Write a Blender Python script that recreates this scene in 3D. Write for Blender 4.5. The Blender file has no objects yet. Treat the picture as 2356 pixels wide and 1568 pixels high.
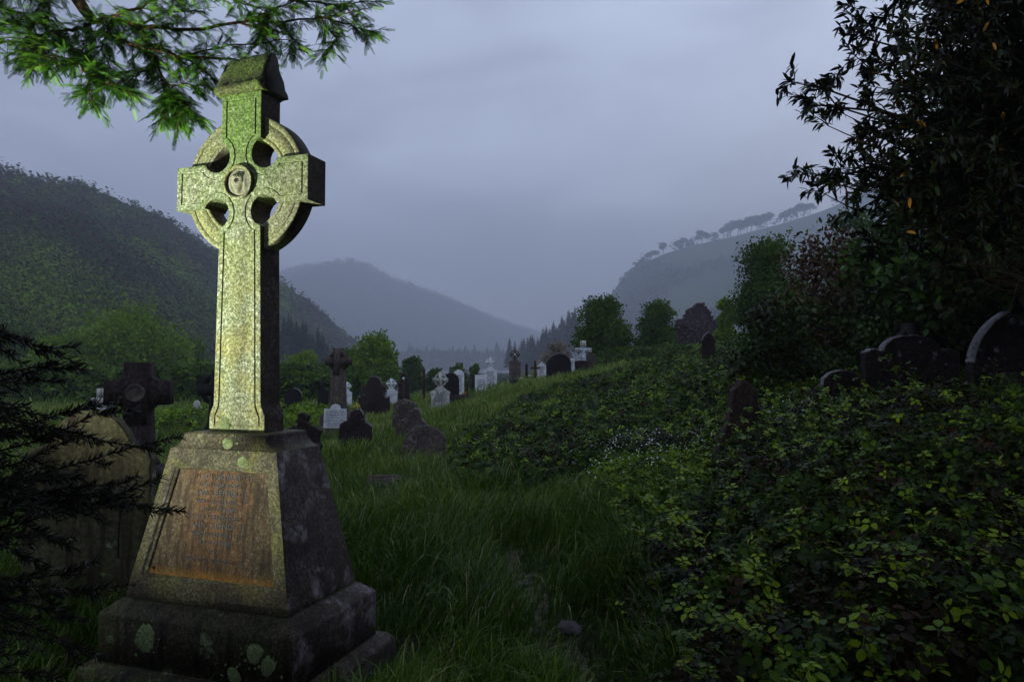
import bpy, bmesh, math, random
import numpy as np
from mathutils import Vector, Matrix
random.seed(7)
RNG = np.random.default_rng(11)
R = math.radians
SC = bpy.context.scene
COL = SC.collection

# ------------------------------------------------------------------ camera
F, PITCH, EYE = 1605.65, 0.0393, 1.5
HOR = 784 + F * math.tan(PITCH)
cam = bpy.data.cameras.new('camera')
cam.sensor_width = 36.0
cam.lens = 36.0 * F / 2355.0
cam.clip_start, cam.clip_end = 0.05, 20000
camo = bpy.data.objects.new('camera', cam)
COL.objects.link(camo)
camo.location = (0, 0, EYE)
camo.rotation_euler = (math.pi / 2 + PITCH, 0, 0)
SC.camera = camo


def at(px, py, Y):
    """world point at depth Y seen at picture position px, py (2355 x 1568 frame)"""
    a, b = (px - 1177.5) / F, (784 - py) / F
    c, s = math.cos(PITCH), math.sin(PITCH)
    dy, dz = c - b * s, s + b * c
    return Vector((a / dy * Y, Y, EYE + dz / dy * Y))


# ------------------------------------------------------------------ noise
def sst(x, a, b):
    t = np.clip((np.asarray(x, float) - a) / (b - a), 0, 1)
    return t * t * (3 - 2 * t)


def _h(ix, iy, s):
    v = np.sin(ix * 127.1 + iy * 311.7 + s * 74.7) * 43758.5453
    return v - np.floor(v)


def vn(x, y, s=0):
    x = np.asarray(x, float); y = np.asarray(y, float)
    ix, iy = np.floor(x), np.floor(y)
    fx, fy = x - ix, y - iy
    fx = fx * fx * (3 - 2 * fx); fy = fy * fy * (3 - 2 * fy)
    a, b, c, d = _h(ix, iy, s), _h(ix + 1, iy, s), _h(ix, iy + 1, s), _h(ix + 1, iy + 1, s)
    return (a * (1 - fx) + b * fx) * (1 - fy) + (c * (1 - fx) + d * fx) * fy * 1.0


def fbm(x, y, s=0, o=4):
    r, a, t = 0, 1.0, 0
    for i in range(o):
        r = r + a * vn(np.asarray(x) * 2 ** i, np.asarray(y) * 2 ** i, s + i); t += a; a *= .5
    return r / t


def ground(x, y):
    x = np.asarray(x, float); y = np.asarray(y, float)
    z = -0.2 + 1.42 * sst(y, 8, 26) * sst(x, -4, 3)
    z = z + np.clip(x - 3, 0, 20) * .12 * sst(y, 8, 20)
    z = z + .55 * sst(x, 1.5, 5) * sst(y, 4, 9) * (1 - sst(y, 12, 20))
    z = z + (fbm(x * .5, y * .5, 3) - .5) * .22 * sst(np.hypot(x, y), 2, 6)
    z = z - .12 * np.exp(-((x - pathx(y)) / .45) ** 2) * (1 - sst(y, 8, 10))
    far = sst(y, 34, 80)
    z = z * (1 - far) + far * -1.6
    lake = sst(y, 380, 480) * (1 - sst(y, 960, 1020)) * (1 - sst(np.abs(x), 260, 340))
    z = z - lake * 2.5
    return z


def pathx(y):
    return np.interp(y, [2.5, 3.4, 4.6, 5.6, 6.6, 8], [1.0, .62, .38, .18, .08, .0])


def gz(x, y):
    return float(ground(x, y))


# ------------------------------------------------------------------ mesh accumulation
class Acc:
    def __init__(s):
        s.v, s.q, s.t, s.c, s.n = [], [], [], [], 0

    def add(s, v, q=None, t=None, c=None):
        v = np.asarray(v, np.float32).reshape(-1, 3)
        s.v.append(v)
        s.c.append(np.broadcast_to(np.asarray(.5 if c is None else c, np.float32), (len(v),)))
        if q is not None and len(q): s.q.append(np.asarray(q, np.int64).reshape(-1, 4) + s.n)
        if t is not None and len(t): s.t.append(np.asarray(t, np.int64).reshape(-1, 3) + s.n)
        s.n += len(v)

    def inst(s, tv, tq, tt, pos, fr, sc, tint):
        """copies of one small template; fr (n,3,3) columns are the local axes"""
        tv = np.asarray(tv, float); n, k = len(pos), len(tv)
        if n == 0: return
        sc = np.broadcast_to(np.asarray(sc, float), (n,))
        V = np.einsum('nij,kj->nki', fr, tv) * sc[:, None, None] + np.asarray(pos)[:, None, :]
        off = (np.arange(n) * k)[:, None, None]
        q = (np.asarray(tq, int)[None] + off).reshape(-1, 4) if tq is not None and len(tq) else None
        t = (np.asarray(tt, int)[None] + off).reshape(-1, 3) if tt is not None and len(tt) else None
        s.add(V.reshape(-1, 3), q, t, np.repeat(np.broadcast_to(tint, (n,)), k))

    def box(s, x0, x1, y0, y1, z0, z1, c=None, top=1.0):
        cx, cy = (x0 + x1) / 2, (y0 + y1) / 2
        hx, hy = (x1 - x0) / 2, (y1 - y0) / 2
        v = []
        for z, k in ((z0, 1), (z1, top)):
            v += [(cx - hx * k, cy - hy * k, z), (cx + hx * k, cy - hy * k, z), (cx + hx * k, cy + hy * k, z), (cx - hx * k, cy + hy * k, z)]
        s.add(v, [(3, 2, 1, 0), (4, 5, 6, 7), (0, 1, 5, 4), (1, 2, 6, 5), (2, 3, 7, 6), (3, 0, 4, 7)], None, c)

    def tube(s, pts, rad, n=6, c=None):
        P = np.asarray(pts, float); m = len(P)
        rad = np.broadcast_to(np.asarray(rad, float), (m,))
        T = np.gradient(P, axis=0); T /= np.linalg.norm(T, axis=1)[:, None] + 1e-9
        up = np.array([0, 0, 1.]) if abs(T[0][2]) < .9 else np.array([1., 0, 0])
        A = np.cross(T, up); A /= np.linalg.norm(A, axis=1)[:, None] + 1e-9
        B = np.cross(T, A)
        an = np.arange(n) * 2 * np.pi / n
        V = P[:, None] + rad[:, None, None] * (A[:, None] * np.cos(an)[None, :, None] + B[:, None] * np.sin(an)[None, :, None])
        i = np.arange(m - 1)[:, None] * n; j = np.arange(n)[None]; k = (j + 1) % n
        q = np.stack([i + j, i + k, i + n + k, i + n + j], -1).reshape(-1, 4)
        s.add(V.reshape(-1, 3), q, [(0, k2 + 1, k2) for k2 in range(1, n - 1)] + [((m - 1) * n, (m - 1) * n + k2, (m - 1) * n + k2 + 1) for k2 in range(1, n - 1)], c)

    def build(s, name, mat, parent=None, smooth=False):
        me = bpy.data.meshes.new(name)
        v = np.concatenate(s.v) if s.v else np.zeros((0, 3), np.float32)
        q = np.concatenate(s.q) if s.q else np.zeros((0, 4), int)
        t = np.concatenate(s.t) if s.t else np.zeros((0, 3), int)
        me.vertices.add(len(v)); me.vertices.foreach_set('co', v.ravel())
        L = np.concatenate([q.ravel(), t.ravel()]).astype(np.int32)
        me.loops.add(len(L)); me.loops.foreach_set('vertex_index', L)
        st = np.concatenate([np.arange(len(q)) * 4, len(q) * 4 + np.arange(len(t)) * 3]).astype(np.int32)
        me.polygons.add(len(st)); me.polygons.foreach_set('loop_start', st)
        me.update(calc_edges=True)
        if smooth: me.polygons.foreach_set('use_smooth', np.ones(len(st), bool))
        a = me.attributes.new('tint', 'FLOAT', 'POINT'); a.data.foreach_set('value', np.concatenate(s.c).astype(np.float32))
        me.materials.append(mat)
        o = bpy.data.objects.new(name, me); COL.objects.link(o)
        if parent: o.parent = parent
        return o


def tag(o, label=None, cat=None, group=None, kind=None):
    if label: o['label'] = label
    if cat: o['category'] = cat
    if group: o['group'] = group
    if kind: o['kind'] = kind
    return o


def empty(name, loc=(0, 0, 0), rz=0, label=None, cat=None, group=None, rx=0, ry=0):
    o = bpy.data.objects.new(name, None); COL.objects.link(o)
    o.empty_display_size = .2
    o.location = loc; o.rotation_euler = (rx, ry, rz)
    return tag(o, label, cat, group)


def frames(d, roll=None, up=None):
    """frames whose local y axis is d; local z roughly up"""
    d = np.asarray(d, float); d = d / (np.linalg.norm(d, axis=1)[:, None] + 1e-9)
    n = len(d)
    u = np.tile([0, 0, 1.], (n, 1)) if up is None else np.asarray(up, float)
    u = u + RNG.normal(0, 1e-3, (n, 3))
    x = np.cross(d, u); x /= np.linalg.norm(x, axis=1)[:, None] + 1e-9
    z = np.cross(x, d)
    if roll is not None:
        c, s = np.cos(roll)[:, None], np.sin(roll)[:, None]
        x, z = x * c + z * s, z * c - x * s
    return np.stack([x, d, z], -1)


def rdir(n, zb=0.0):
    v = RNG.normal(0, 1, (n, 3)); v /= np.linalg.norm(v, axis=1)[:, None]
    v[:, 2] += zb
    return v / np.linalg.norm(v, axis=1)[:, None]


# ------------------------------------------------------------------ materials
def newmat(name):
    m = bpy.data.materials.new(name); m.use_nodes = True
    nt = m.node_tree; nt.nodes.clear()
    o = nt.nodes.new('ShaderNodeOutputMaterial'); b = nt.nodes.new('ShaderNodeBsdfPrincipled')
    nt.links.new(b.outputs[0], o.inputs[0])
    return m, nt, b


def ramp(nt, fac, stops, interp='LINEAR'):
    r = nt.nodes.new('ShaderNodeValToRGB'); r.color_ramp.interpolation = interp
    e = r.color_ramp.elements
    while len(e) < len(stops): e.new(.5)
    for i, (p, c) in enumerate(stops):
        e[i].position = p; e[i].color = tuple(c) + (1,) if len(c) == 3 else c
    nt.links.new(fac, r.inputs[0])
    return r.outputs[0]


def noise(nt, vec, scale, detail=4, rough=.55, dist=0):
    n = nt.nodes.new('ShaderNodeTexNoise')
    n.inputs['Scale'].default_value = scale; n.inputs['Detail'].default_value = detail
    n.inputs['Roughness'].default_value = rough; n.inputs['Distortion'].default_value = dist
    nt.links.new(vec, n.inputs['Vector'])
    return n.outputs[0]


def mixc(nt, fac, a, b, mode='MIX'):
    m = nt.nodes.new('ShaderNodeMix'); m.data_type = 'RGBA'; m.blend_type = mode
    for s, v in ((m.inputs[0], fac), (m.inputs[6], a), (m.inputs[7], b)):
        if isinstance(v, (int, float)): s.default_value = v
        elif isinstance(v, tuple): s.default_value = v + (1,)
        else: nt.links.new(v, s)
    return m.outputs[2]


def mth(nt, op, a, b=None, c=None, clamp=False):
    m = nt.nodes.new('ShaderNodeMath'); m.operation = op; m.use_clamp = clamp
    for s, v in zip(m.inputs, (a, b, c)):
        if v is None: continue
        if isinstance(v, (int, float)): s.default_value = v
        else: nt.links.new(v, s)
    return m.outputs[0]


def g3(v): return (v, v, v)


def coords(nt, kind='Object', sc=(1, 1, 1), loc=(0, 0, 0)):
    t = nt.nodes.new('ShaderNodeTexCoord'); m = nt.nodes.new('ShaderNodeMapping')
    m.inputs['Scale'].default_value = sc; m.inputs['Location'].default_value = loc
    nt.links.new(t.outputs[kind], m.inputs[0])
    return m.outputs[0]


def sep(nt, v):
    s = nt.nodes.new('ShaderNodeSeparateXYZ'); nt.links.new(v, s.inputs[0]); return s.outputs


def bump(nt, b, h, dist=.01, st=.6):
    n = nt.nodes.new('ShaderNodeBump'); n.inputs['Distance'].default_value = dist; n.inputs['Strength'].default_value = st
    nt.links.new(h, n.inputs['Height']); nt.links.new(n.outputs[0], b.inputs['Normal'])


def leafmat(name, cols, rough=.5, spec=.35, trans=0.0):
    m, nt, b = newmat(name)
    a = nt.nodes.new('ShaderNodeAttribute'); a.attribute_name = 'tint'
    k = len(cols)
    c = ramp(nt, a.outputs['Fac'], [(i / (k - 1), cc) for i, cc in enumerate(cols)])
    nt.links.new(c, b.inputs['Base Color'])
    b.inputs['Roughness'].default_value = rough; b.inputs['Specular IOR Level'].default_value = spec
    if trans:
        t = nt.nodes.new('ShaderNodeBsdfTranslucent'); nt.links.new(c, t.inputs[0])
        mx = nt.nodes.new('ShaderNodeMixShader'); mx.inputs[0].default_value = trans
        nt.links.new(b.outputs[0], mx.inputs[1]); nt.links.new(t.outputs[0], mx.inputs[2])
        nt.links.new(mx.outputs[0], [n for n in nt.nodes if n.type == 'OUTPUT_MATERIAL'][0].inputs[0])
    return m


def stonemat(name, cols, scale=40, patch=None, patchcol=(0, 0, 0), pscale=5, rough=.85, bd=.004, streak=None, spec=.10):
    """cols: dark, mid, light granite grain; patch: threshold of lichen/algae patches"""
    m, nt, b = newmat(name)
    v = coords(nt)
    f = noise(nt, v, scale, 5, .65)
    c = ramp(nt, f, [(.3, cols[0]), (.5, cols[1]), (.72, cols[2])])
    big = noise(nt, v, 2.3, 5, .6, .4)
    c = mixc(nt, ramp(nt, big, [(.35, g3(.75)), (.62, g3(0))]), c, tuple(x * .45 for x in cols[1]))
    if streak:
        sv = coords(nt, sc=(9, 9, .8))
        s = noise(nt, sv, 2, 4, .6)
        c = mixc(nt, ramp(nt, s, [(.45, g3(0)), (.62, g3(.8))]), c, streak)
    if patch:
        p = noise(nt, v, pscale, 6, .6, .3)
        c = mixc(nt, ramp(nt, p, [(patch, g3(0)), (patch + .03, g3(1))]), c, patchcol)
    nt.links.new(c, b.inputs['Base Color'])
    b.inputs['Roughness'].default_value = rough; b.inputs['Specular IOR Level'].default_value = spec
    bump(nt, b, mth(nt, 'ADD', f, mth(nt, 'MULTIPLY', big, 2.0)), bd, .7)
    return m


M = {}
M['pale'] = stonemat('pale_carved_stone', [(.20, .21, .12), (.38, .39, .26), (.55, .56, .42)], 80)
M['white'] = stonemat('white_marble', [(.5, .52, .54), (.72, .74, .76), (.85, .87, .88)], 25, .68, (.2, .2, .17), 9)
M['whiteold'] = stonemat('weathered_white_stone', [(.34, .34, .31), (.58, .58, .53), (.74, .74, .68)], 30, .6, (.13, .13, .1), 7, streak=(.16, .15, .12))
M['black'] = stonemat('black_granite', [(.006, .006, .007), (.012, .010, .012), (.03, .028, .03)], 60, rough=.6, spec=.12)
M['dark'] = stonemat('dark_stone', [(.012, .008, .009), (.030, .020, .021), (.08, .06, .058)], 22, .66, (.12, .11, .08), 8)
M['rim'] = stonemat('pale_rim_stone', [(.10, .09, .10), (.20, .19, .20), (.36, .35, .36)], 30, .58, (.06, .05, .05), 9)
M['brown'] = stonemat('brown_stone', [(.035, .025, .023), (.10, .078, .068), (.21, .18, .155)], 18, .6, (.17, .15, .13), 6)
M['grey'] = stonemat('grey_stone', [(.03, .024, .022), (.085, .07, .06), (.18, .155, .135)], 20, .6, (.1, .085, .04), 5, streak=(.03, .022, .024))
M['rubble'] = stonemat('rubble_stone', [(.022, .014, .018), (.075, .052, .06), (.17, .13, .145)], 6, .63, (.16, .15, .15), 4, bd=.03)
M['lefthead'] = stonemat('ochre_mossy_stone', [(.045, .042, .022), (.11, .105, .056), (.21, .205, .125)], 30, .66, (.24, .27, .2), 7, streak=(.045, .03, .024))
M['bark'] = stonemat('bark', [(.012, .01, .008), (.035, .026, .018), (.07, .055, .04)], 30, rough=.9)
M['yewbark'] = stonemat('yew_bark', [(.05, .03, .016), (.16, .095, .045), (.27, .18, .09)], 40, rough=.85)
M['wood'] = stonemat('old_wood', [(.03, .015, .01), (.08, .04, .02), (.14, .07, .04)], 40)
M['post'] = stonemat('fence_post_wood', [(.012, .008, .006), (.03, .018, .012), (.05, .035, .025)], 40)
M['mark'] = stonemat('dark_lettering', [(.03, .03, .035), (.06, .06, .07), (.09, .09, .1)], 40)
M['gold'] = stonemat('gold_lettering', [(.2, .13, .04), (.34, .23, .07), (.45, .32, .12)], 40)
M['lead'] = stonemat('lead_lettering', [(.10, .095, .09), (.20, .20, .205), (.34, .34, .35)], 45, .55, (.14, .09, .04), 12)


def crossmat(name, kind):
    m, nt, b = newmat(name)
    v = coords(nt); X = sep(nt, v)
    f = noise(nt, v, 105, 4, .7)
    f2 = noise(nt, v, 38, 5, .65)
    gr = mth(nt, 'ADD', mth(nt, 'MULTIPLY', f, .62), mth(nt, 'MULTIPLY', f2, .38))
    big = noise(nt, v, 3.2, 6, .62, .5)
    big2 = noise(nt, coords(nt, loc=(7, 3, 1)), 5.5, 6, .6, .5)
    if kind == 'head':
        c = ramp(nt, gr, [(.36, (.05, .06, .03)), (.47, (.22, .255, .13)), (.54, (.36, .40, .26)), (.62, (.68, .74, .58))])
        yel = ramp(nt, big2, [(.42, g3(0)), (.6, g3(.8))])
        c = mixc(nt, yel, c, mixc(nt, .40, c, (.24, .36, .05)))
        # green algae: strongest high on the shaft and cap, and in vertical runs
        zz = ramp(nt, X[2], [(0, g3(0)), (1, g3(1))])
        hi = mth(nt, 'SMOOTH_MIN', mth(nt, 'MULTIPLY', mth(nt, 'SUBTRACT', X[2], 2.55, clamp=True), 2.6), 1.0, .1)
        gm = mth(nt, 'ADD', mth(nt, 'MULTIPLY', hi, .5), mth(nt, 'MULTIPLY', big, .9))
        gmask = ramp(nt, gm, [(.45, g3(0)), (.75, g3(.85))])
        c = mixc(nt, gmask, c, mixc(nt, .72, c, (.12, .26, .02)))
        # grey dry patch on the right arm
        grm = mth(nt, 'MULTIPLY', ramp(nt, X[0], [(.12, g3(0)), (.3, g3(1))]), ramp(nt, X[2], [(0, g3(1)), (1, g3(1))]))
        c = mixc(nt, mth(nt, 'MULTIPLY', grm, .5), c, mixc(nt, .6, c, (.17, .15, .10)))
        # yellow / ochre and a dark run down the middle of the shaft
        low = mth(nt, 'MULTIPLY', mth(nt, 'SUBTRACT', 2.35, X[2], clamp=True), 1.6, clamp=True)
        och = mth(nt, 'MULTIPLY', ramp(nt, big2, [(.4, g3(0)), (.58, g3(1))]), low)
        c = mixc(nt, och, c, mixc(nt, .38, c, (.30, .22, .055)))
        st = noise(nt, coords(nt, sc=(14, 14, 1.2)), 1.3, 4, .6)
        cen = mth(nt, 'SUBTRACT', 1.0, mth(nt, 'MULTIPLY', mth(nt, 'ABSOLUTE', mth(nt, 'SUBTRACT', X[0], .025)), 14.0), clamp=True)
        run = mth(nt, 'MULTIPLY', mth(nt, 'MULTIPLY', cen, low), ramp(nt, st, [(.3, g3(.2)), (.6, g3(1))]))
        c = mixc(nt, mth(nt, 'MULTIPLY', run, .85), c, mixc(nt, .85, c, (.050, .044, .028)))
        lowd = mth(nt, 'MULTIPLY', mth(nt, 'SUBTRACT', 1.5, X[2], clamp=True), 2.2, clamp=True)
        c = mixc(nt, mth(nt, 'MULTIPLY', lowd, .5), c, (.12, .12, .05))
    elif kind == 'cap':
        c = ramp(nt, gr, [(.3, (.03, .04, .015)), (.46, (.09, .14, .03)), (.56, (.17, .24, .05)), (.7, (.45, .48, .3))])
        c = mixc(nt, ramp(nt, big2, [(.45, g3(0)), (.6, g3(.8))]), c, mixc(nt, .7, c, (.09, .07, .05)))
    elif kind == 'ring':
        c = ramp(nt, gr, [(.32, (.07, .08, .04)), (.47, (.24, .26, .14)), (.56, (.36, .39, .25)), (.68, (.6, .64, .48))])
        c = mixc(nt, ramp(nt, big, [(.4, g3(0)), (.6, g3(.7))]), c, mixc(nt, .6, c, (.28, .30, .05)))
        c = mixc(nt, ramp(nt, X[0], [(.15, g3(0)), (.35, g3(.5))]), c, mixc(nt, .6, c, (.17, .15, .1)))
    elif kind == 'plinth':
        c = ramp(nt, gr, [(.32, (.025, .022, .014)), (.47, (.10, .095, .05)), (.57, (.18, .17, .09)), (.7, (.36, .35, .24))])
        c = mixc(nt, ramp(nt, big, [(.42, g3(0)), (.56, g3(.9))]), c, mixc(nt, .75, c, (.03, .022, .014)))
        c = mixc(nt, ramp(nt, big2, [(.48, g3(0)), (.62, g3(.7))]), c, mixc(nt, .55, c, (.2, .2, .04)))
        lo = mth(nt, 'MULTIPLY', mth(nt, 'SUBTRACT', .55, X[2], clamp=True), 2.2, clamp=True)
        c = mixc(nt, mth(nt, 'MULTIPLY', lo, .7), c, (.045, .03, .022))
    elif kind == 'panel':
        c = ramp(nt, gr, [(.32, (.028, .018, .008)), (.48, (.085, .06, .028)), (.57, (.16, .125, .07)), (.7, (.36, .31, .20))])
        sv = noise(nt, coords(nt, sc=(26, 26, 1.6)), 1.2, 5, .7)
        cx = mth(nt, 'SUBTRACT', 1.0, mth(nt, 'MULTIPLY', mth(nt, 'ABSOLUTE', X[0]), 3.6), clamp=True)
        rm = mth(nt, 'MULTIPLY', ramp(nt, sv, [(.36, g3(0)), (.6, g3(1))]), ramp(nt, mth(nt, 'ADD', cx, mth(nt, 'MULTIPLY', mth(nt, 'SUBTRACT', big, .5), .8)), [(.0, g3(0)), (.6, g3(1))]))
        c = mixc(nt, mth(nt, 'MULTIPLY', rm, .9), c, mixc(nt, .72, c, (.20, .065, .010)))
        dk = noise(nt, coords(nt, sc=(20, 20, 1.1), loc=(3, 1, 0)), 1.5, 4, .6)
        c = mixc(nt, ramp(nt, dk, [(.46, g3(0)), (.6, g3(.85))]), c, (.035, .022, .009))
        lip = mth(nt, 'SUBTRACT', 1.0, mth(nt, 'MULTIPLY', mth(nt, 'SUBTRACT', X[2], .385, clamp=True), 22), clamp=True)
        c = mixc(nt, mth(nt, 'MULTIPLY', lip, .8), c, mixc(nt, .6, c, (.42, .2, .015)))
    else:  # base
        c = ramp(nt, gr, [(.34, (.010, .007, .006)), (.5, (.035, .025, .018)), (.6, (.075, .06, .035)), (.74, (.2, .18, .12))])
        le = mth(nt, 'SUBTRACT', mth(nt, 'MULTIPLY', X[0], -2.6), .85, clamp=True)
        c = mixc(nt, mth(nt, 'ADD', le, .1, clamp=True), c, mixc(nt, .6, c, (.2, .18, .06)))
        c = mixc(nt, ramp(nt, big, [(.5, g3(0)), (.58, g3(.8))]), c, mixc(nt, .6, c, (.03, .04, .008)))
        c = mixc(nt, ramp(nt, noise(nt, v, 7, 7, .65), [(.60, g3(0)), (.64, g3(1))]), c, (.16, .17, .09))
        c = mixc(nt, ramp(nt, noise(nt, coords(nt, sc=(16, 16, 1.5)), 1.2, 4, .6), [(.5, g3(0)), (.62, g3(.8))]), c, (.012, .008, .005))
    spk = noise(nt, v, 78, 2, .5)
    c = mixc(nt, .45 if kind == 'panel' else .8, c, ramp(nt, spk, [(.36, (.42, .44, .38)), (.48, (.9, .9, .86)), (.56, (1.2, 1.2, 1.2)), (.64, (1.8, 1.8, 1.9))]), 'MULTIPLY')
    # side away from torch (local +x): shade painted in, plus pale lilac lichen blotches
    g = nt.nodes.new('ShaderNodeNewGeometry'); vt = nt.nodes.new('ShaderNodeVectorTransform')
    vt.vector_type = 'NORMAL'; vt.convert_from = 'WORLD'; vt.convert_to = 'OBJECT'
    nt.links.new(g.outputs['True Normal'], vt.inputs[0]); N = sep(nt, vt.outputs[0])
    shade_side = ramp(nt, N[0], [(.45, g3(0)), (.7, g3(1))])
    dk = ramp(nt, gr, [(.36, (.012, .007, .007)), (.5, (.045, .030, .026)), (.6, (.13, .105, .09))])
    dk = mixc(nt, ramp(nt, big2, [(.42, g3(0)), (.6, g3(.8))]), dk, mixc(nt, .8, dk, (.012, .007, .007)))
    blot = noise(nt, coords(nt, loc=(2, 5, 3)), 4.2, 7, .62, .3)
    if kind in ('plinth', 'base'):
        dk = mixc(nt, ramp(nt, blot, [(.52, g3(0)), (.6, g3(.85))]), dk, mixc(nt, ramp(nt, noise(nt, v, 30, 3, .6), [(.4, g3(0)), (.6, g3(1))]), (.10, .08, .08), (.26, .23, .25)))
    c = mixc(nt, shade_side, c, dk)
    nt.links.new(c, b.inputs['Base Color'])
    b.inputs['Roughness'].default_value = .75; b.inputs['Specular IOR Level'].default_value = .3
    bump(nt, b, mth(nt, 'ADD', gr, mth(nt, 'MULTIPLY', big, .8)), .006, .8)
    return m


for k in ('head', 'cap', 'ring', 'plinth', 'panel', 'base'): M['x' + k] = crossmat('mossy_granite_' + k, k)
M['lichen'] = stonemat('pale_green_lichen', [(.09, .12, .045), (.21, .27, .11), (.42, .49, .29)], 90, .60, (.14, .16, .07), 34)

M['grass'] = leafmat('grass_blades', [(.009, .022, .003), (.032, .076, .006), (.08, .155, .009), (.17, .24, .016), (.40, .36, .18)], .42, .22, .15)
M['bramble'] = leafmat('bramble_leaf', [(.045, .020, .010), (.008, .013, .002), (.020, .045, .004), (.062, .120, .006), (.22, .32, .010)], .5, .12, .15)
M['cane'] = leafmat('bramble_cane', [(.03, .012, .01), (.05, .022, .016), (.05, .035, .02)], .6)
M['yew'] = leafmat('yew_needles', [(.010, .03, .005), (.035, .12, .010), (.11, .32, .02), (.26, .54, .05)], .5, .25, .15)
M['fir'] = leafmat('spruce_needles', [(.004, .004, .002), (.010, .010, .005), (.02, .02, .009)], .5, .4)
M['tree_l'] = leafmat('bright_green_leaves', [(.015, .026, .003), (.068, .140, .006), (.15, .25, .010), (.24, .35, .016)], .6, .12, .2)
M['tree_d'] = leafmat('dull_green_leaves', [(.010, .016, .003), (.030, .065, .006), (.07, .135, .010), (.12, .19, .014)], .6, .12, .2)
M['forest'] = leafmat('woodland_canopy', [(.042, .005, .010), (.004, .010, .003), (.016, .058, .006), (.070, .070, .008), (.10, .18, .012)], .8, .05)
M['conifer'] = leafmat('conifer_foliage', [(.004, .006, .004), (.010, .018, .008), (.022, .035, .014)], .8, .05)
M['laurel'] = leafmat('glossy_lance_leaves', [(.010, .005, .003), (.009, .010, .003), (.014, .026, .008), (.04, .07, .025), (.42, .20, .02)], .42, .18)
M['shrubr'] = leafmat('red_brown_shrub_leaves', [(.020, .006, .003), (.065, .024, .012), (.022, .045, .006), (.06, .11, .012), (.11, .045, .022)], .45, .18)
M['shrubg'] = leafmat('glossy_shrub_leaves', [(.012, .004, .003), (.007, .011, .002), (.020, .048, .005), (.09, .19, .012)], .45, .15)
M['blossom'] = leafmat('blossoming_shrub', [(.03, .045, .012), (.08, .085, .03), (.35, .28, .25), (.6, .52, .48)], .6)
M['petal'] = leafmat('white_petals', [(.5, .52, .5), (.75, .78, .72)], .6)
M['orange'] = leafmat('orange_petals', [(.45, .09, .02), (.6, .2, .05)], .6)
M['yellow'] = leafmat('yellow_petals', [(.55, .45, .02), (.7, .6, .05)], .6)
M['redp'] = leafmat('red_petals', [(.4, .03, .03), (.5, .1, .05)], .6)


def groundmat():
    m, nt, b = newmat('ground_soil_and_turf')
    v = coords(nt, 'Object')
    f = noise(nt, v, 3, 6, .6)
    c = ramp(nt, f, [(.35, (.012, .012, .006)), (.5, (.022, .04, .009)), (.65, (.035, .06, .014))])
    fine = noise(nt, v, 40, 4, .6)
    c = mixc(nt, ramp(nt, fine, [(.4, g3(.6)), (.6, g3(0))]), c, (.01, .012, .005))
    nt.links.new(c, b.inputs['Base Color']); b.inputs['Roughness'].default_value = .95
    b.inputs['Specular IOR Level'].default_value = .1
    bump(nt, b, fine, .03, .8)
    return m


def hillmat(name, a, bb, cc, scale):
    m, nt, b = newmat(name)
    v = coords(nt, 'Object')
    f = noise(nt, v, scale, 8, .65)
    c = ramp(nt, f, [(.35, a), (.5, bb), (.66, cc)])
    nt.links.new(c, b.inputs['Base Color']); b.inputs['Roughness'].default_value = .95
    b.inputs['Specular IOR Level'].default_value = .05
    return m


# ------------------------------------------------------------------ ground sheet, path, lake
def grid_axis(n, a, k):
    t = np.linspace(-1, 1, n)
    return a * np.sinh(k * t) / np.sinh(k)


gx = grid_axis(301, 2900, 7.2)
gy = np.concatenate([np.linspace(-60, -2, 12), np.linspace(-1.5, 40, 180), 40 + np.geomspace(1, 2850, 90)])
X, Y = np.meshgrid(gx, gy)
Z = ground(X, Y)
A = Acc()
nx, ny = len(gx), len(gy)
i = (np.arange(ny - 1)[:, None] * nx + np.arange(nx - 1)[None]).ravel()
A.add(np.stack([X.ravel(), Y.ravel(), Z.ravel()], -1), np.stack([i, i + 1, i + nx + 1, i + nx], -1))
tag(A.build('ground', groundmat(), smooth=True), kind='structure')

A = Acc()
ys = np.linspace(2.4, 7.2, 60)
for j, s in enumerate((-1, -.5, 0, .5, 1)):
    w = .19 + .06 * np.sin(ys * 3 + j)
    xx = pathx(ys) + s * w
    A.add(np.stack([xx, ys, ground(xx, ys) + .006 - .012 * abs(s) ** 3], -1))
q = [(j * 60 + k, (j + 1) * 60 + k, (j + 1) * 60 + k + 1, j * 60 + k + 1) for j in range(4) for k in range(59)]
A.q = [np.array(q)]
m, nt, b = newmat('trodden_earth')
v = coords(nt); f = noise(nt, v, 12, 6, .65)
c = ramp(nt, f, [(.35, (.02, .014, .008)), (.5, (.04, .04, .012)), (.62, (.07, .05, .03)), (.72, (.13, .11, .1))])
nt.links.new(c, b.inputs['Base Color']); b.inputs['Roughness'].default_value = .9; bump(nt, b, f, .03, .8)
tag(A.build('path', m, smooth=True), kind='structure')

m, nt, b = newmat('lake_water')
b.inputs['Base Color'].default_value = (.02, .025, .03, 1); b.inputs['Roughness'].default_value = .25
b.inputs['Specular IOR Level'].default_value = .8
A = Acc(); A.add([(-330, 390, -1.75), (330, 390, -1.75), (330, 1015, -1.75), (-330, 1015, -1.75)], [(0, 1, 2, 3)])
tag(A.build('lake', m), kind='structure')


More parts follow.
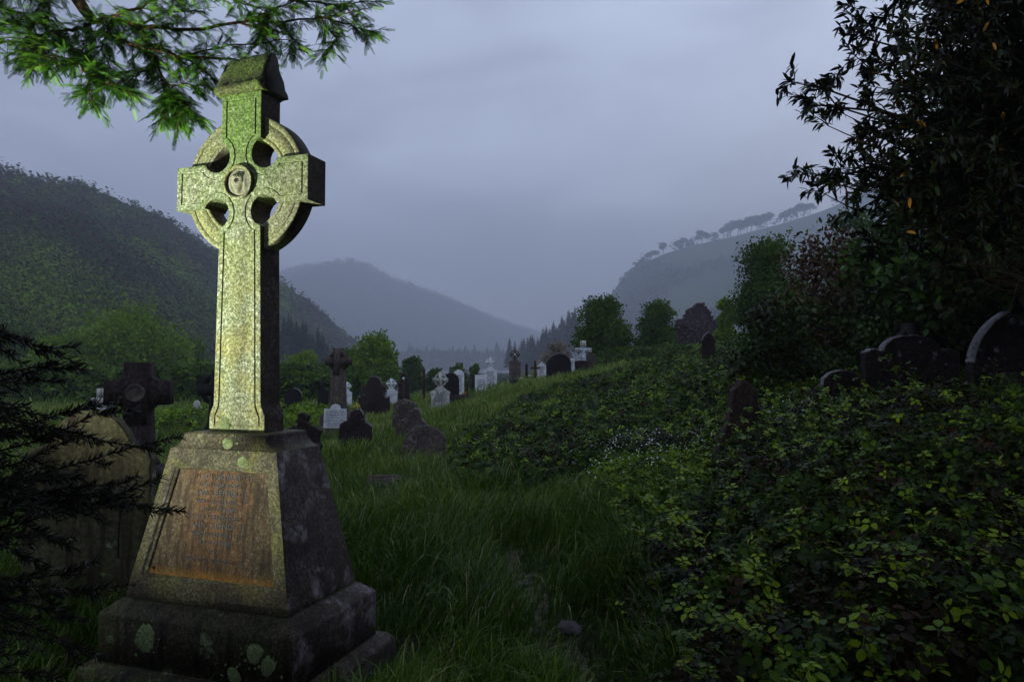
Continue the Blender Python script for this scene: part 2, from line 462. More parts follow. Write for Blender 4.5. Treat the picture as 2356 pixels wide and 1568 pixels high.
# ------------------------------------------------------------------ hills
def hill(name, ridge, foot, mat, amp, freq, nu=160, nv=60, curve=1.3, back=1.0):
    """ridge: (px, py, Y) seen on the skyline; foot: (px, Y) where the slope meets the valley floor"""
    t = np.linspace(0, 1, nu); tr = np.linspace(0, 1, len(ridge)); tf = np.linspace(0, 1, len(foot))
    P = np.array([at(*r) for r in ridge]); Q = np.array([at(f[0], HOR, f[1]) for f in foot]); Q[:, 2] = -2.5
    P = np.stack([np.interp(t, tr, P[:, k]) for k in range(3)], -1)
    Q = np.stack([np.interp(t, tf, Q[:, k]) for k in range(3)], -1)
    V = []
    for v in np.linspace(0, 1, nv):
        p = Q + (P - Q) * v; p[:, 2] = Q[:, 2] + (P[:, 2] - Q[:, 2]) * v ** curve
        V.append(p)
    for v in np.linspace(.1, 1, 12) * back:      # falls away behind the ridge
        p = P + (P - Q) * v * .8; p[:, 2] = P[:, 2] * (1 - v ** 2) - 2.5 * v ** 2
        V.append(p)
    V = np.array(V); n2 = len(V)
    w = np.clip(np.concatenate([np.linspace(0, 1, nv), np.linspace(1, 0, 12)]) * 4, 0, 1)[:, None]
    w2 = w.copy(); w2[nv - 6:nv + 3] *= .35
    V[..., 2] += (fbm(V[..., 0] * freq, V[..., 1] * freq, 5, 5) - .5) * amp * w2
    i = (np.arange(n2 - 1)[:, None] * nu + np.arange(nu - 1)[None]).ravel()
    A = Acc(); A.add(V.reshape(-1, 3), np.stack([i, i + 1, i + nu + 1, i + nu], -1))
    o = A.build(name, mat, smooth=True); tag(o, kind='structure')
    return V


hm = hillmat('wooded_hillside', (.008, .012, .007), (.016, .028, .012), (.03, .04, .018), .03)
VL = hill('hill', [(-900, 330, 225), (-350, 390, 248), (0, 445, 278), (75, 470, 285), (150, 478, 296), (210, 500, 308), (330, 535, 338), (400, 575, 352), (440, 600, 368), (500, 625, 382), (560, 655, 405), (650, 690, 450), (705, 735, 480), (780, 800, 525), (840, 847, 555)],
          [(-1100, 72), (-500, 76), (-100, 80), (150, 96), (350, 128), (500, 184), (620, 240), (700, 320), (770, 416), (830, 512)], hm, 12, .024, curve=1.15)
VM = hill('hill', [(300, 700, 2250), (520, 668, 2250), (640, 632, 2250), (700, 614, 2250), (760, 606, 2250), (800, 603, 2250), (840, 612, 2250), (900, 645, 2280), (960, 668, 2325), (1020, 690, 2350), (1080, 716, 2500), (1150, 742, 2650), (1230, 765, 2800), (1310, 790, 2900), (1380, 830, 2950)],
          [(300, 1120), (600, 1190), (800, 1470), (950, 1610), (1100, 1750), (1200, 2000), (1320, 2200)], hm, 60, .004, curve=1.0)
VR = hill('hill', [(1330, 845, 1189), (1395, 760, 1204), (1418, 690, 1232), (1440, 650, 1247), (1480, 608, 1276), (1530, 584, 1305), (1600, 562, 1305), (1700, 540, 1305), (1800, 514, 1305), (1900, 482, 1305), (2000, 440, 1305), (2200, 400, 1305), (2600, 370, 1305)],
          [(1300, 950), (1330, 875), (1380, 750), (1450, 600), (1600, 412), (1900, 325), (2600, 300)],
          hillmat('moorland_and_wood', (.012, .02, .010), (.03, .05, .018), (.055, .085, .03), .008), 14, .008, curve=1.25)

# ------------------------------------------------------------------ leaf templates
def leaf_t(w=.32, fold=.06, droop=-.08):
    v = [(0, 0, 0), (-w * .8, .3, fold), (-w * .7, .68, fold + droop * .4), (0, 1, droop), (w * .7, .68, fold + droop * .4), (w * .8, .3, fold), (0, .32, 0), (0, .68, droop * .4)]
    return np.array(v, float), [(1, 2, 7, 6), (6, 7, 4, 5)], [(0, 1, 6), (2, 3, 7), (7, 3, 4), (0, 6, 5)]


LEAF = leaf_t()
LANCE = leaf_t(.17, .04, -.14)
DIA = (np.array([(0, 0, 0), (-.36, .45, .06), (0, 1, -.05), (.36, .45, .06)]), [(0, 1, 2, 3)], None)


def trifol():
    V, Q, T, n = [], [], [], 0
    for a, s, o in ((0, 1.0, .35), (1.25, .85, .12), (-1.25, .85, .12)):
        v, q, t = leaf_t(.40, .07, -.12)
        v = v * s; v[:, 1] += o
        c, si = math.cos(a), math.sin(a)
        v = np.stack([v[:, 0] * c - v[:, 1] * si, v[:, 0] * si + v[:, 1] * c, v[:, 2]], -1)
        V.append(v); Q += [tuple(k + n for k in f) for f in q]; T += [tuple(k + n for k in f) for f in t]; n += 8
    v = np.array([(-.02, -.5, -.1), (.02, -.5, -.1), (.015, .15, 0), (-.015, .15, 0)]); V.append(v); Q.append((n, n + 1, n + 2, n + 3))
    return np.concatenate(V), Q, T


TRI = trifol()
TRI_S = (np.array([(0, .1, 0), (-.3, .6, .05), (0, 1.2, -.05), (.3, .6, .05), (0, 0, 0), (-.5, .25, .03), (-.95, .1, -.06), (-.45, -.15, .03), (0, 0, 0), (.45, -.15, .03), (.95, .1, -.06), (.5, .25, .03)]),
         [(0, 1, 2, 3), (4, 5, 6, 7), (8, 9, 10, 11)], None)


def crown(A, lobes, n, size, bias=.35, shell=.55, tpl=DIA, tintf=None, lean=.5):
    """leaves through the volume of several lobes (x,y,z,rx,rz), denser towards their outsides"""
    L = np.array([l[:5] for l in lobes]); w = (L[:, 3] ** 2 * L[:, 4]); w /= w.sum()
    k = RNG.choice(len(L), n, p=w)
    d = rdir(n)
    r = RNG.random(n) ** shell
    bumpy = 1 + .28 * np.sin(d[:, 0] * 7 + k) * np.sin(d[:, 1] * 6 + k * 2) + .18 * np.sin(d[:, 2] * 9 + k * 3) + RNG.normal(0, .05, n)
    P = L[k][:, :3] + d * np.stack([L[k][:, 3], L[k][:, 3], L[k][:, 4]], -1) * (r * bumpy)[:, None]
    dd = d * lean + rdir(n) * .8; dd[:, 2] += bias - .3
    lt = RNG.random(len(L))
    tint = np.clip(.15 + .35 * lt[k] + .25 * RNG.random(n) + .22 * (vn(P[:, 0] * 3, P[:, 2] * 3 + P[:, 1], 3) - .3), 0, 1) if tintf is None else tintf(P, k, n)
    A.inst(tpl[0], tpl[1], tpl[2], P, frames(dd, RNG.random(n) * 3), size * RNG.uniform(.6, 1.3, n), tint)


def limb(p0, p1, sag=.1, n=7, wob=.06):
    p0, p1 = np.array(p0, float), np.array(p1, float)
    t = np.linspace(0, 1, n)[:, None]
    L = np.linalg.norm(p1 - p0)
    P = p0 + (p1 - p0) * t
    P[:, 2] += np.sin(t[:, 0] * math.pi) * sag * L
    P[1:-1] += RNG.normal(0, wob * L / 2, (n - 2, 3))
    return P


def broadleaf(px, top, wpx, D, mat, n, leaf, label, base=None, name='broadleaf_tree', group=None, squash=1.0, nl=14, cat='tree', low=.22):
    p = at(px, top, D); x, y = p.x, p.y
    zb = gz(x, y) if base is None else base
    H = p.z - zb; r = wpx / 2 / F * D
    t = empty(name, (x, y, zb), 0, label, cat, group)
    lobes = []
    for k in range(nl):
        a = k * 2.4 + random.random(); f = math.sqrt((k + .5) / nl)
        lr = r * random.uniform(.36, .52)
        lx, ly = math.cos(a) * (r - lr) * f, math.sin(a) * (r - lr) * f
        hmax = H * (1 - .42 * f ** 2.2) * squash
        lz = random.uniform(H * low + lr * .6, hmax - lr * .8) if k > 2 else hmax - lr * .85
        lobes.append((lx, ly, max(lz, lr * .6), lr, lr * random.uniform(.65, .9)))
        if f > .55: lobes.append((lx * 1.05, ly * 1.05, H * low + lr * .7, lr * .9, lr * .7))
    lobes.append((0, 0, H * .5, r * .62, H * .3))
    A = Acc(); crown(A, lobes, n, leaf)
    A.build('crown', mat, t)
    B = Acc(); B.tube(limb((0, 0, -.3), (0, 0, H * .55), 0, 6, .03), np.linspace(max(.06, r * .07), max(.03, r * .04), 6), 7)
    for l in lobes[:10]: B.tube(limb((0, 0, H * random.uniform(.15, .45)), l[:3], .08), np.linspace(r * .03, r * .008, 7), 5)
    B.build('trunk', M['bark'], t)
    return t


TREES = [
    (300, 692, 300, 60, 'tree_l', 16000, .42, 'broad bright green tree rising behind the dark celtic cross left of the tall cross', 14),
    (165, 752, 210, 56, 'tree_l', 9000, .38, 'full green tree left of the broad bright one, above the spruce boughs', 11),
    (400, 770, 170, 64, 'tree_l', 8000, .38, 'rounded green tree between the broad bright one and the tall cross shaft', 11),
    (610, 800, 90, 60, 'tree_d', 3500, .36, 'green tree mostly hidden by the tall cross shaft', 8),
    (20, 735, 230, 66, 'tree_d', 9000, .42, 'dark green tree at the left edge behind the spruce boughs', 10),
    (440, 775, 110, 78, 'tree_d', 6000, .42, 'dull green tree just left of the tall cross shaft at the hill foot', 9),
    (395, 868, 120, 46, 'tree_d', 4500, .28, 'low leafy tree behind the dark celtic cross arm', 7),
    (130, 868, 170, 44, 'tree_d', 5500, .28, 'low dark tree behind the ochre headstone', 8),
    (525, 880, 90, 46, 'tree_d', 3500, .28, 'small dark tree half hidden by the tall cross shaft', 7),
    (700, 806, 120, 50, 'tree_l', 7500, .30, 'round light green tree just right of the tall cross shaft', 10),
    (862, 762, 140, 50, 'tree_l', 9500, .30, 'tall leafy green tree behind the grey celtic cross', 12),
    (800, 800, 100, 54, 'tree_d', 5000, .32, 'darker lower tree between the grey celtic cross and the tall leafy tree', 8),
    (948, 818, 70, 58, 'tree_d', 3500, .34, 'small hazy olive tree right of the tall leafy tree', 7),
    (1385, 672, 158, 40, 'tree_d', 12000, .22, 'dense rounded green tree behind the crucifix', 14),
    (1510, 688, 112, 43, 'tree_d', 8500, .23, 'green tree with an uneven top left of the ruined gable', 11),
    (1768, 533, 215, 30, 'tree_d', 17000, .17, 'large round-headed green tree right of the ruin', 14),
    (1955, 468, 170, 36, 'tree_d', 9500, .2, 'upper green tree showing above the red brown shrub', 9),
    (1668, 680, 60, 38, 'tree_l', 2600, .2, 'slim bright green tree just right of the ruined gable', 6),
]
for px, top, w, D, mt, n, lf, lb, nl in TREES:
    broadleaf(px, top, w, D, M[mt], int(n * 1.7), lf * .72, lb, nl=nl)
for px, top, w, D, lb in [(1052, 836, 56, 62, 'low hazy bush beside the fence post behind the white stones'), (1000, 846, 44, 58, 'small dark bush left of the round topped white stone'),
                          (1092, 838, 36, 66, 'small bush between the two pale stones by the lake')]:
    broadleaf(px, top, w, D, M['tree_d'], 1600, .3, lb, name='bush', nl=6, cat='bush', low=.02)
broadleaf(1280, 780, 92, 35, M['blossom'], 14000, .07, 'pale blossoming shrub behind the black round topped headstone', name='flowering_shrub', nl=10, cat='shrub', low=.02)


# woodland on the slopes: one mass nobody could count
def woodland(name, V, n, size, mat, vmin, vmax, seed, leaf=6, keep=None, tint0=0, lsz=.0052):
    rng = np.random.default_rng(seed)
    nv, nu = V.shape[:2]
    a = rng.uniform(vmin, vmax, n) * 59; bq = rng.uniform(.0, 1, n) * (nu - 1.01)
    ia, ib = a.astype(int), bq.astype(int); fa, fb = (a - ia)[:, None], (bq - ib)[:, None]
    P = (V[ia, ib] * (1 - fa) + V[ia + 1, ib] * fa) * (1 - fb) + V[ia, ib + 1] * fb * (1 - fa) + V[ia + 1, ib + 1] * fb * fa
    px = P[:, 0] / P[:, 1] * F + 1177.5
    ok = (px > -250) & (px < 2600)
    if keep is not None: ok &= keep(P, px)
    P = P[ok]; n = len(P)
    S = size * rng.uniform(.6, 1.4, n)
    k = leaf
    d = rdir(n * k); d[:, 2] = np.abs(d[:, 2]) * 1.0 + .05
    dn = d.copy()
    d *= (1 + .25 * np.sin(d[:, :1] * 6 + np.repeat(S, k)[:, None] * 9) * np.sin(d[:, 1:2] * 5))
    PP = np.repeat(P, k, 0) + d * np.repeat(S, k)[:, None] * np.array([1, 1, .95]) * RNG.uniform(.75, 1.1, (n * k, 1))
    PP[:, 2] += np.repeat(S, k) * .55
    tt = np.clip(.5 + 1.5 * (fbm(P[:, 0] * .026, P[:, 1] * .026, 8) - .5) + rng.normal(0, .24, n) + tint0, 0, 1)
    tint = np.clip(np.repeat(tt, k) + RNG.normal(0, .04, n * k), 0, 1)
    dd = np.cross(dn, rdir(n * k)); dn = dn + rdir(n * k) * .45; dd = dd + rdir(n * k) * .4
    A = Acc(); A.inst(DIA[0] - np.array([0, .5, 0]), DIA[1], None, PP, frames(dd, up=dn), np.repeat(np.clip(P[:, 1] * lsz, .4, S * .6), k) * RNG.uniform(.7, 1.3, n * k), tint)
    return tag(A.build(name, mat), 'dense woodland canopy covering the hillside' if tint0 == 0 else 'hazy woodland on the distant slope', 'woodland', None, 'stuff')


woodland('hillside_woodland', VL, 4300, 6.4, M['forest'], .02, 1.0, 4, 140)
woodland('distant_woodland', VM, 9000, 10, M['conifer'], .02, 1.0, 5, 8, tint0=.01)
woodland('moor_edge_woodland', VR, 7000, 8.5, M['conifer'], .02, 1.0, 6, 9, tint0=.01,
         keep=lambda P, px: (fbm(P[:, 0] * .007, P[:, 1] * .01, 9) > .50 + .10 * (P[:, 2] > 180)) | (px < 1490) & (RNG.random(len(P)) < .8))


# conifers one can tell apart
def conifer_proto(seed, thin=1.0):
    rng = np.random.default_rng(seed); A = Acc()
    for k in range(24):
        z = .06 + .93 * k / 23.5 + rng.uniform(-.012, .012); r = (.26 * (1 - z) ** .8 + .012) * thin
        m = 9
        for j in range(m):
            a = j * 6.283 / m + rng.random() * .8; rr = r * rng.uniform(.65, 1.25)
            c, s = math.cos(a), math.sin(a)
            w = rr * .34
            A.add([(0, 0, z + .03), (c * rr * .6 - s * w, s * rr * .6 + c * w, z - rr * .22), (c * rr, s * rr, z - rr * .42), (c * rr * .6 + s * w, s * rr * .6 - c * w, z - rr * .22)], [(0, 1, 2, 3)], None, rng.random())
    return A


def conifers(spots, label, group, name='conifer_tree', thin=1.0):
    prot = None
    for k, (px, top, hp, D) in enumerate(spots):
        h = hp / F * D; p = at(px, top, D)
        loc = (p.x, p.y, p.z - h)
        if k < 3:
            t = empty(name, loc, random.random() * 6, label, 'conifer', group)
            conifer_proto(k + 3, thin).build('crown', M['conifer'], t)
            B = Acc(); B.tube([(0, 0, -.1), (0, 0, .3), (0, 0, .9)], [.02, .015, .004], 5); B.build('trunk', M['bark'], t)
        else:
            src = protos[k % 3]; t = src.copy(); COL.objects.link(t)
            for ch in src.children:
                c = ch.copy(); COL.objects.link(c); c.parent = t
            t.location = loc; t.rotation_euler = (0, 0, random.random() * 6)
        t.scale = (h, h, h)
        if k == 0: protos = []
        if k < 3: protos.append(t)


rs = random.Random(3)
sp = [(655 + k * 8.2 + rs.uniform(-3, 3), 728 + k * 4.2 + rs.uniform(-14, 10), 95 + rs.uniform(-15, 15), 205 + rs.uniform(-20, 20)) for k in range(14)]
conifers(sp, 'dark conifer in the stand right of the tall cross shaft at the hill foot', 'conifers at the foot of the left hill')
sp = [(930 + k * 10 + rs.uniform(-4, 4), 800 - (8 if k % 5 == 1 else 0) + rs.uniform(-8, 9), 44 + rs.uniform(-8, 10), 1060 + rs.uniform(-15, 25)) for k in range(27)]
conifers(sp, 'hazy conifer standing along the far lake shore', 'conifers along the far lake shore', thin=1.3)
sp = [(1172, 776, 66, 420), (1184, 784, 60, 425)] + [(1200 + k * 6.2 + rs.uniform(-2, 2), 790 - k * 3.6 + rs.uniform(-16, 8), 80 + rs.uniform(-15, 12), 400 + rs.uniform(-25, 25)) for k in range(22)]
conifers(sp, 'hazy conifer on the slope left of the rounded green tree', 'conifers on the right valley slope')
sp = [(rs.uniform(-20, 640), 0, 0, 0) for _ in range(60)]


def ridge_y(V, px):
    row = V[59]; q = row[:, 0] / row[:, 1] * F + 1177.5
    k = int(np.argmin(abs(q - px))); return row[k]


sky = []
for px, _, _, _ in sp:
    r = ridge_y(VL, px); D = r[1]; zt = r[2]; hp = rs.uniform(14, 36)
    top = HOR - (zt - EYE) / D * F - hp + 6
    sky.append((px, top + 1, hp + 4, D))
sky.append((479, 586, 46, 515))
conifers(sky, 'dark tree standing on the skyline of the left hill', 'trees on the left skyline', thin=1.5)


def pine_proto(seed):
    t = empty('pine_tree', (0, 0, 0), 0, 'wind shaped pine standing on the skyline of the right hill', 'pine', 'pines along the right skyline')
    A = Acc(); rng = random.Random(seed)
    lobes = [(rng.uniform(-.25, .25), rng.uniform(-.2, .2), rng.uniform(.55, .85), rng.uniform(.2, .3), rng.uniform(.1, .16)) for _ in range(9)]
    crown(A, lobes, 620, .12); A.build('crown', M['conifer'], t)
    B = Acc(); B.tube([(0, 0, -.1), (.03, 0, .3), (0, .02, .75)], [.035, .028, .012], 5)
    for l in lobes[:3]: B.tube([(.02, 0, .35), l[:3]], [.018, .008], 4)
    B.build('trunk', M['bark'], t)
    return t


pp = [pine_proto(s) for s in range(3)]
pines = [(1528, 26), (1510, 20), (1563, 22), (1574, 26), (1610, 22), (1616, 36), (1628, 18), (1641, 20), (1664, 24), (1674, 28), (1684, 32), (1695, 30), (1706, 34), (1718, 32), (1730, 34), (1741, 30),
         (1753, 32), (1766, 40), (1806, 24), (1820, 30), (1834, 34), (1848, 30), (1862, 32), (1500, 22), (1488, 22)]
for k, (px, hp) in enumerate(pines):
    r = ridge_y(VR, px); h = hp / F * r[1] * rs.uniform(.85, 1.15)
    if k < 3: t = pp[k]
    else:
        src = pp[k % 3]; t = src.copy(); COL.objects.link(t)
        for ch in src.children:
            c = ch.copy(); COL.objects.link(c); c.parent = t
    t.location = (r[0], r[1] - 4, r[2] - .6); t.rotation_euler = (0, .12, rs.random() * 6); t.scale = (h, h, h)

# low wood between lake and hills, seen as one hazy mass
A = Acc(); n = 2600
xs = RNG.uniform(-330, 230, n); ysr = RNG.uniform(1020, 1090, n); S = RNG.uniform(5, 9, n)
k = 14; d = rdir(n * k); d[:, 2] = abs(d[:, 2])
base = np.stack([xs, ysr, -2 + (ysr - 1020) * .28 + 4 * fbm(xs * .02, ysr * .02, 2)], -1)
PP = np.repeat(base, k, 0) + d * np.repeat(S, k)[:, None]
A.inst(DIA[0], DIA[1], None, PP, frames(rdir(n * k)), np.repeat(S, k) * .8, np.clip(np.repeat(RNG.uniform(.2, .9, n), k), 0, 1))
tag(A.build('lakeside_woodland', M['forest']), 'low hazy woodland along the far shore of the lake', 'woodland', None, 'stuff')
A = Acc(); n = 900
t = RNG.random(n); ysr = 110 + t * 300; xs = (RNG.uniform(-420, 90, n) / F) * ysr; S = RNG.uniform(.8, 1.6, n)
ok = np.abs(xs) > -1; base = np.stack([xs, ysr, np.full(n, -1.9)], -1)
d = rdir(n * 30); d[:, 2] = abs(d[:, 2])
A.inst(DIA[0], DIA[1], None, np.repeat(base, 30, 0) + d * np.repeat(S, 30)[:, None] * np.array([1, 1, .55]), frames(rdir(n * 30)), np.repeat(S, 30) * .45, np.repeat(RNG.uniform(.1, .8, n), 30))
tag(A.build('valley_scrub', M['forest']), 'low dark scrub on the valley floor before the lake', 'scrub', None, 'stuff')


# ------------------------------------------------------------------ the great cross
TH = .3212
CX, CY = -1.5195, 4.0145
cross = empty('celtic_cross', (CX, CY, 0), -TH, 'tall mossy celtic cross on an inscribed stepped plinth, lit yellow green from the left', 'celtic cross')
ZC = 2.552


def ngon_solid(outline, y0, y1, name, mat, parent, grooves=(), bevel=.006, seg=2):
    """outline (x,z) counter-clockwise seen from -y; front at y0"""
    bm = bmesh.new()
    vs = [bm.verts.new((x, y0, z)) for x, z in outline]
    f = bm.faces.new(vs); bm.normal_update()
    if f.normal.y > 0: f.normal_flip()
    r = bmesh.ops.extrude_face_region(bm, geom=[f])
    ev = [e for e in r['geom'] if isinstance(e, bmesh.types.BMVert)]
    bmesh.ops.translate(bm, verts=ev, vec=(0, y1 - y0, 0))
    bm.normal_update()
    bmesh.ops.recalc_face_normals(bm, faces=bm.faces)
    front = max((g for g in bm.faces if g.normal.y < -.9), key=lambda g: g.calc_area())
    if bevel:
        ed = [e for e in bm.edges if abs(e.verts[0].co.y - e.verts[1].co.y) < 1e-6]
        bmesh.ops.bevel(bm, geom=ed, offset=bevel, segments=seg, affect='EDGES', profile=.6)
        bm.normal_update()
        front = max((g for g in bm.faces if g.normal.y < -.9), key=lambda g: g.calc_area())
    for inset, dep in grooves:
        bmesh.ops.inset_region(bm, faces=[front], thickness=inset, depth=dep, use_even_offset=True)
        bm.normal_update()
        front = max((g for g in bm.faces if g.normal.y < -.9), key=lambda g: g.calc_area())
    bmesh.ops.triangulate(bm, faces=[g for g in bm.faces if len(g.verts) > 4])
    me = bpy.data.meshes.new(name); bm.to_mesh(me); bm.free()
    me.materials.append(mat)
    o = bpy.data.objects.new(name, me); COL.objects.link(o)
    if parent: o.parent = parent
    return o


def arc(cx, cz, r, a0, a1, n=12):
    return [(cx + r * math.cos(R(a0 + (a1 - a0) * k / n)), cz + r * math.sin(R(a0 + (a1 - a0) * k / n))) for k in range(n + 1)]


right = [(.188, 1.143), (.188, 1.225)] + [(.188 - .028 * (0.5 - .5 * math.cos(math.pi * k / 6)), 1.225 + .085 * k / 6) for k in range(1, 7)]
right += [(.141, ZC - .25)] + arc(.165, ZC - .165, .09, 245, 25)[1:] + [(.45, ZC - .127), (.45, ZC + .127)] + arc(.165, ZC + .165, .09, -25, -250)[:-1] + [(.136, ZC + .25), (.136, 3.073)]
outl = right + [(-x, z) for x, z in reversed(right)]
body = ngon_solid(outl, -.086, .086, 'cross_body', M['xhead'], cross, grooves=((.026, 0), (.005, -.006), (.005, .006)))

# ring: a swept section with incised lines
prof = [(.272, -.052), (.292, -.052), (.295, -.048), (.298, -.052), (.366, -.052), (.369, -.048), (.372, -.052), (.398, -.052), (.402, -.048), (.402, .062), (.272, .062)]
A = Acc(); n = 96; V = []
for k in range(n):
    a = 2 * math.pi * k / n
    V += [(math.cos(a) * r, y, ZC + math.sin(a) * r) for r, y in prof]
m_ = len(prof); Q = [(k * m_ + j, k * m_ + (j + 1) % m_, ((k + 1) % n) * m_ + (j + 1) % m_, ((k + 1) % n) * m_ + j) for k in range(n) for j in range(m_)]
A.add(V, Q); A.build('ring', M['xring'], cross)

# gabled cap, lumpy with moss
A = Acc(); rows = []
pr = [(-.112, 3.073), (-.125, 3.085), (-.125, 3.112), (-.108, 3.125), (-.085, 3.175), (-.06, 3.235), (-.036, 3.29), (-.015, 3.315), (.015, 3.315), (.036, 3.29), (.06, 3.235), (.085, 3.175), (.108, 3.125), (.125, 3.112), (.125, 3.085), (.112, 3.073)]
xs = np.linspace(-1, 1, 15)
for xk in xs:
    for y, z in pr:
        w = .158 - .10 * max(0, z - 3.11) ** 1 * .55
        rows.append((xk * w + .004 * math.sin(z * 90 + y * 50), y + .004 * math.sin(xk * 17 + z * 60), z + .005 * math.sin(xk * 13 + y * 70) + .006 * xk))
mm = len(pr)
Q = [(i * mm + j, i * mm + (j + 1) % mm, (i + 1) * mm + (j + 1) % mm, (i + 1) * mm + j) for i in range(14) for j in range(mm)]
A.add(rows, Q, [(0, j + 1, j) for j in range(1, mm - 1)] + [(14 * mm, 14 * mm + j, 14 * mm + j + 1) for j in range(1, mm - 1)])
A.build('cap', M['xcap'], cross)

# medallion with a carved bearded head
med = Acc(); n = 40
prof = [(.098, -.084), (.098, -.108), (.095, -.111), (.088, -.111), (.082, -.106), (.080, -.100)]
V = [(math.cos(2 * math.pi * k / n) * r, y, ZC + .002 + math.sin(2 * math.pi * k / n) * r) for k in range(n) for r, y in prof]
m_ = len(prof); med.add(V, [(k * m_ + j, ((k + 1) % n) * m_ + j, ((k + 1) % n) * m_ + j + 1, k * m_ + j + 1) for k in range(n) for j in range(m_ - 1)])
medo = med.build('medallion', M['xring'], cross, smooth=False)
A = Acc(); n1, n2 = 34, 64; V = []
for i in range(n1):
    r = .081 * i / (n1 - 1)
    for j in range(n2):
        a = 2 * math.pi * j / n2; x, z = r * math.cos(a), r * math.sin(a)
        xh, zh = (x + .006) * .88, (z + .002) * .88
        h = .004
        e = 1 - (xh / .036) ** 2 - ((zh) / .052) ** 2                       # head with pointed beard
        w = .036 * (1 if zh > 0 else 1 + zh * 9)
        e = 1 - (xh / max(w, .006)) ** 2 - (zh / .058) ** 2
        h += .022 * math.sqrt(max(e, 0))
        h += .013 * math.exp(-((xh / .030) ** 2 + ((zh - .030) / .009) ** 2)) * (1 + .4 * math.sin(x * 500 + z * 300))   # crown of thorns
        h += .014 * math.exp(-((xh / .006) ** 2 + ((zh - .004) / .012) ** 2))   # nose
        for sx in (-1, 1):
            h -= .007 * math.exp(-(((xh - sx * .013) / .008) ** 2 + ((zh - .012) / .006) ** 2))   # eye sockets
            h += .006 * math.exp(-(((xh - sx * .013) / .0045) ** 2 + ((zh - .0115) / .0035) ** 2))  # eyes
            h += .009 * math.exp(-(((xh - sx * .042) / .010) ** 2 + ((zh + .008) / .035) ** 2))    # hair
        h -= .006 * math.exp(-((xh / .010) ** 2 + ((zh + .016) / .003) ** 2))   # mouth
        V.append((x, -.092 - h * (1 - (r / .0812) ** 8), ZC + .002 + z))
A.add(V, [(i * n2 + j, i * n2 + (j + 1) % n2, (i + 1) * n2 + (j + 1) % n2, (i + 1) * n2 + j) for i in range(n1 - 1) for j in range(n2)])
A.build('carved_head', M['pale'], medo, smooth=True)


# plinth: battered block with hollow shoulders and a sunk inscription panel
def rect_loft(levels, name, mat, parent, skip_front=None, sub=1):
    """levels: (z, hx, hy)"""
    A = Acc(); V = []
    for z, hx, hy in levels: V += [(-hx, -hy, z), (hx, -hy, z), (hx, hy, z), (-hx, hy, z)]
    n = len(levels); Q = []
    for i in range(n - 1):
        for j in range(4):
            if skip_front and j == 0 and i in skip_front: continue
            k = (j + 1) % 4; Q.append((i * 4 + j, i * 4 + k, i * 4 + 4 + k, i * 4 + 4 + j))
    Q += [(3, 2, 1, 0), (n * 4 - 4, n * 4 - 3, n * 4 - 2, n * 4 - 1)]
    A.add(V, Q)
    return A


lv = [(.25, .515, .312), (.255, .52, .317), (.29, .519, .316), (1.055, .352, .196)]
for k in range(1, 9):
    a = k / 8 * math.pi / 2
    lv.append((1.055 + .082 * (1 - math.cos(a)) ** .8, .352 - .082 * math.sin(a), .196 - .013 * k / 8))
lv += [(1.143, .262, .178)]
pl = rect_loft(lv, 'plinth', None, None, skip_front=(2,))


def front(x, z):  # point on the battered front face
    t = (z - .29) / (1.055 - .29)
    return (x, -(.316 + (.196 - .316) * t), z)


def hxw(z): return .519 + (.352 - .519) * (z - .29) / (1.055 - .29)


fr = [(-hxw(.29), .29), (hxw(.29), .29), (hxw(1.055), 1.055), (-hxw(1.055), 1.055)]


def inset_pts(dz0, dz1, m, dep):
    o = []
    for z, s in ((dz0, -1), (dz0, 1), (dz1, 1), (dz1, -1)):
        x, y, zz = front(s * (hxw(z) - m), z); o.append((x, y + dep, zz))
    return o


r0 = [front(x, z) for x, z in fr]; r1 = inset_pts(.365, .955, .058, 0); r2 = inset_pts(.372, .948, .064, .012); r3 = inset_pts(.376, .944, .082, .014); r4 = inset_pts(.38, .94, .085, .026)
V = r0 + r1 + r2 + r3 + r4
Q = [(a * 4 + j, a * 4 + (j + 1) % 4, a * 4 + 4 + (j + 1) % 4, a * 4 + 4 + j) for a in range(4) for j in range(4)]
pl.add(V, Q)
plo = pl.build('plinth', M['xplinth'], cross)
A = Acc(); A.add(r4, [(0, 1, 2, 3)]); A.build('inscription_panel', M['xpanel'], plo)


def text_mesh(body, size, name, mat, parent, loc, rot, ext=.002, align='CENTER', sx=1.0):
    cu = bpy.data.curves.new(name, 'FONT'); cu.body = body; cu.size = size; cu.extrude = ext; cu.align_x = align
    cu.resolution_u = 2
    t = bpy.data.objects.new('tmp', cu); COL.objects.link(t)
    me = bpy.data.meshes.new_from_object(t.evaluated_get(bpy.context.evaluated_depsgraph_get())); me.name = name
    bpy.data.objects.remove(t); bpy.data.curves.remove(cu)
    me.materials.clear(); me.materials.append(mat)
    o = bpy.data.objects.new(name, me); COL.objects.link(o); o.parent = parent
    o.location = loc; o.rotation_euler = rot; o.scale = (sx, 1, 1)
    return o


bat = math.atan((.316 - .196) / (1.055 - .29))
lines = [('IN LOVING MEMORY', .042, .895), ('OF MY DEAR BROTHER', .030, .855), ('JAMES REYNOLDS', .042, .81), ("WHO DIED 14 DEC. '19", .032, .768), ('AGED 73 YEARS', .034, .728),
         ('ALSO HIS MOTHER', .036, .686), ('ANNE REYNOLDS', .044, .640), ('WHO DIED JUNE 4 1923', .032, .598), ('AGED 78 YEARS', .032, .558), ('R. I. P.', .03, .512), ('ERECTED BY HIS LOVING SISTER', .026, .468)]
for s, sz, z in lines:
    x, y, zz = front(0, z)
    text_mesh(s, sz, 'inscription', M['lead'], plo, (.012, y + .0258, zz), (math.pi / 2 - bat, 0, 0), .0022)

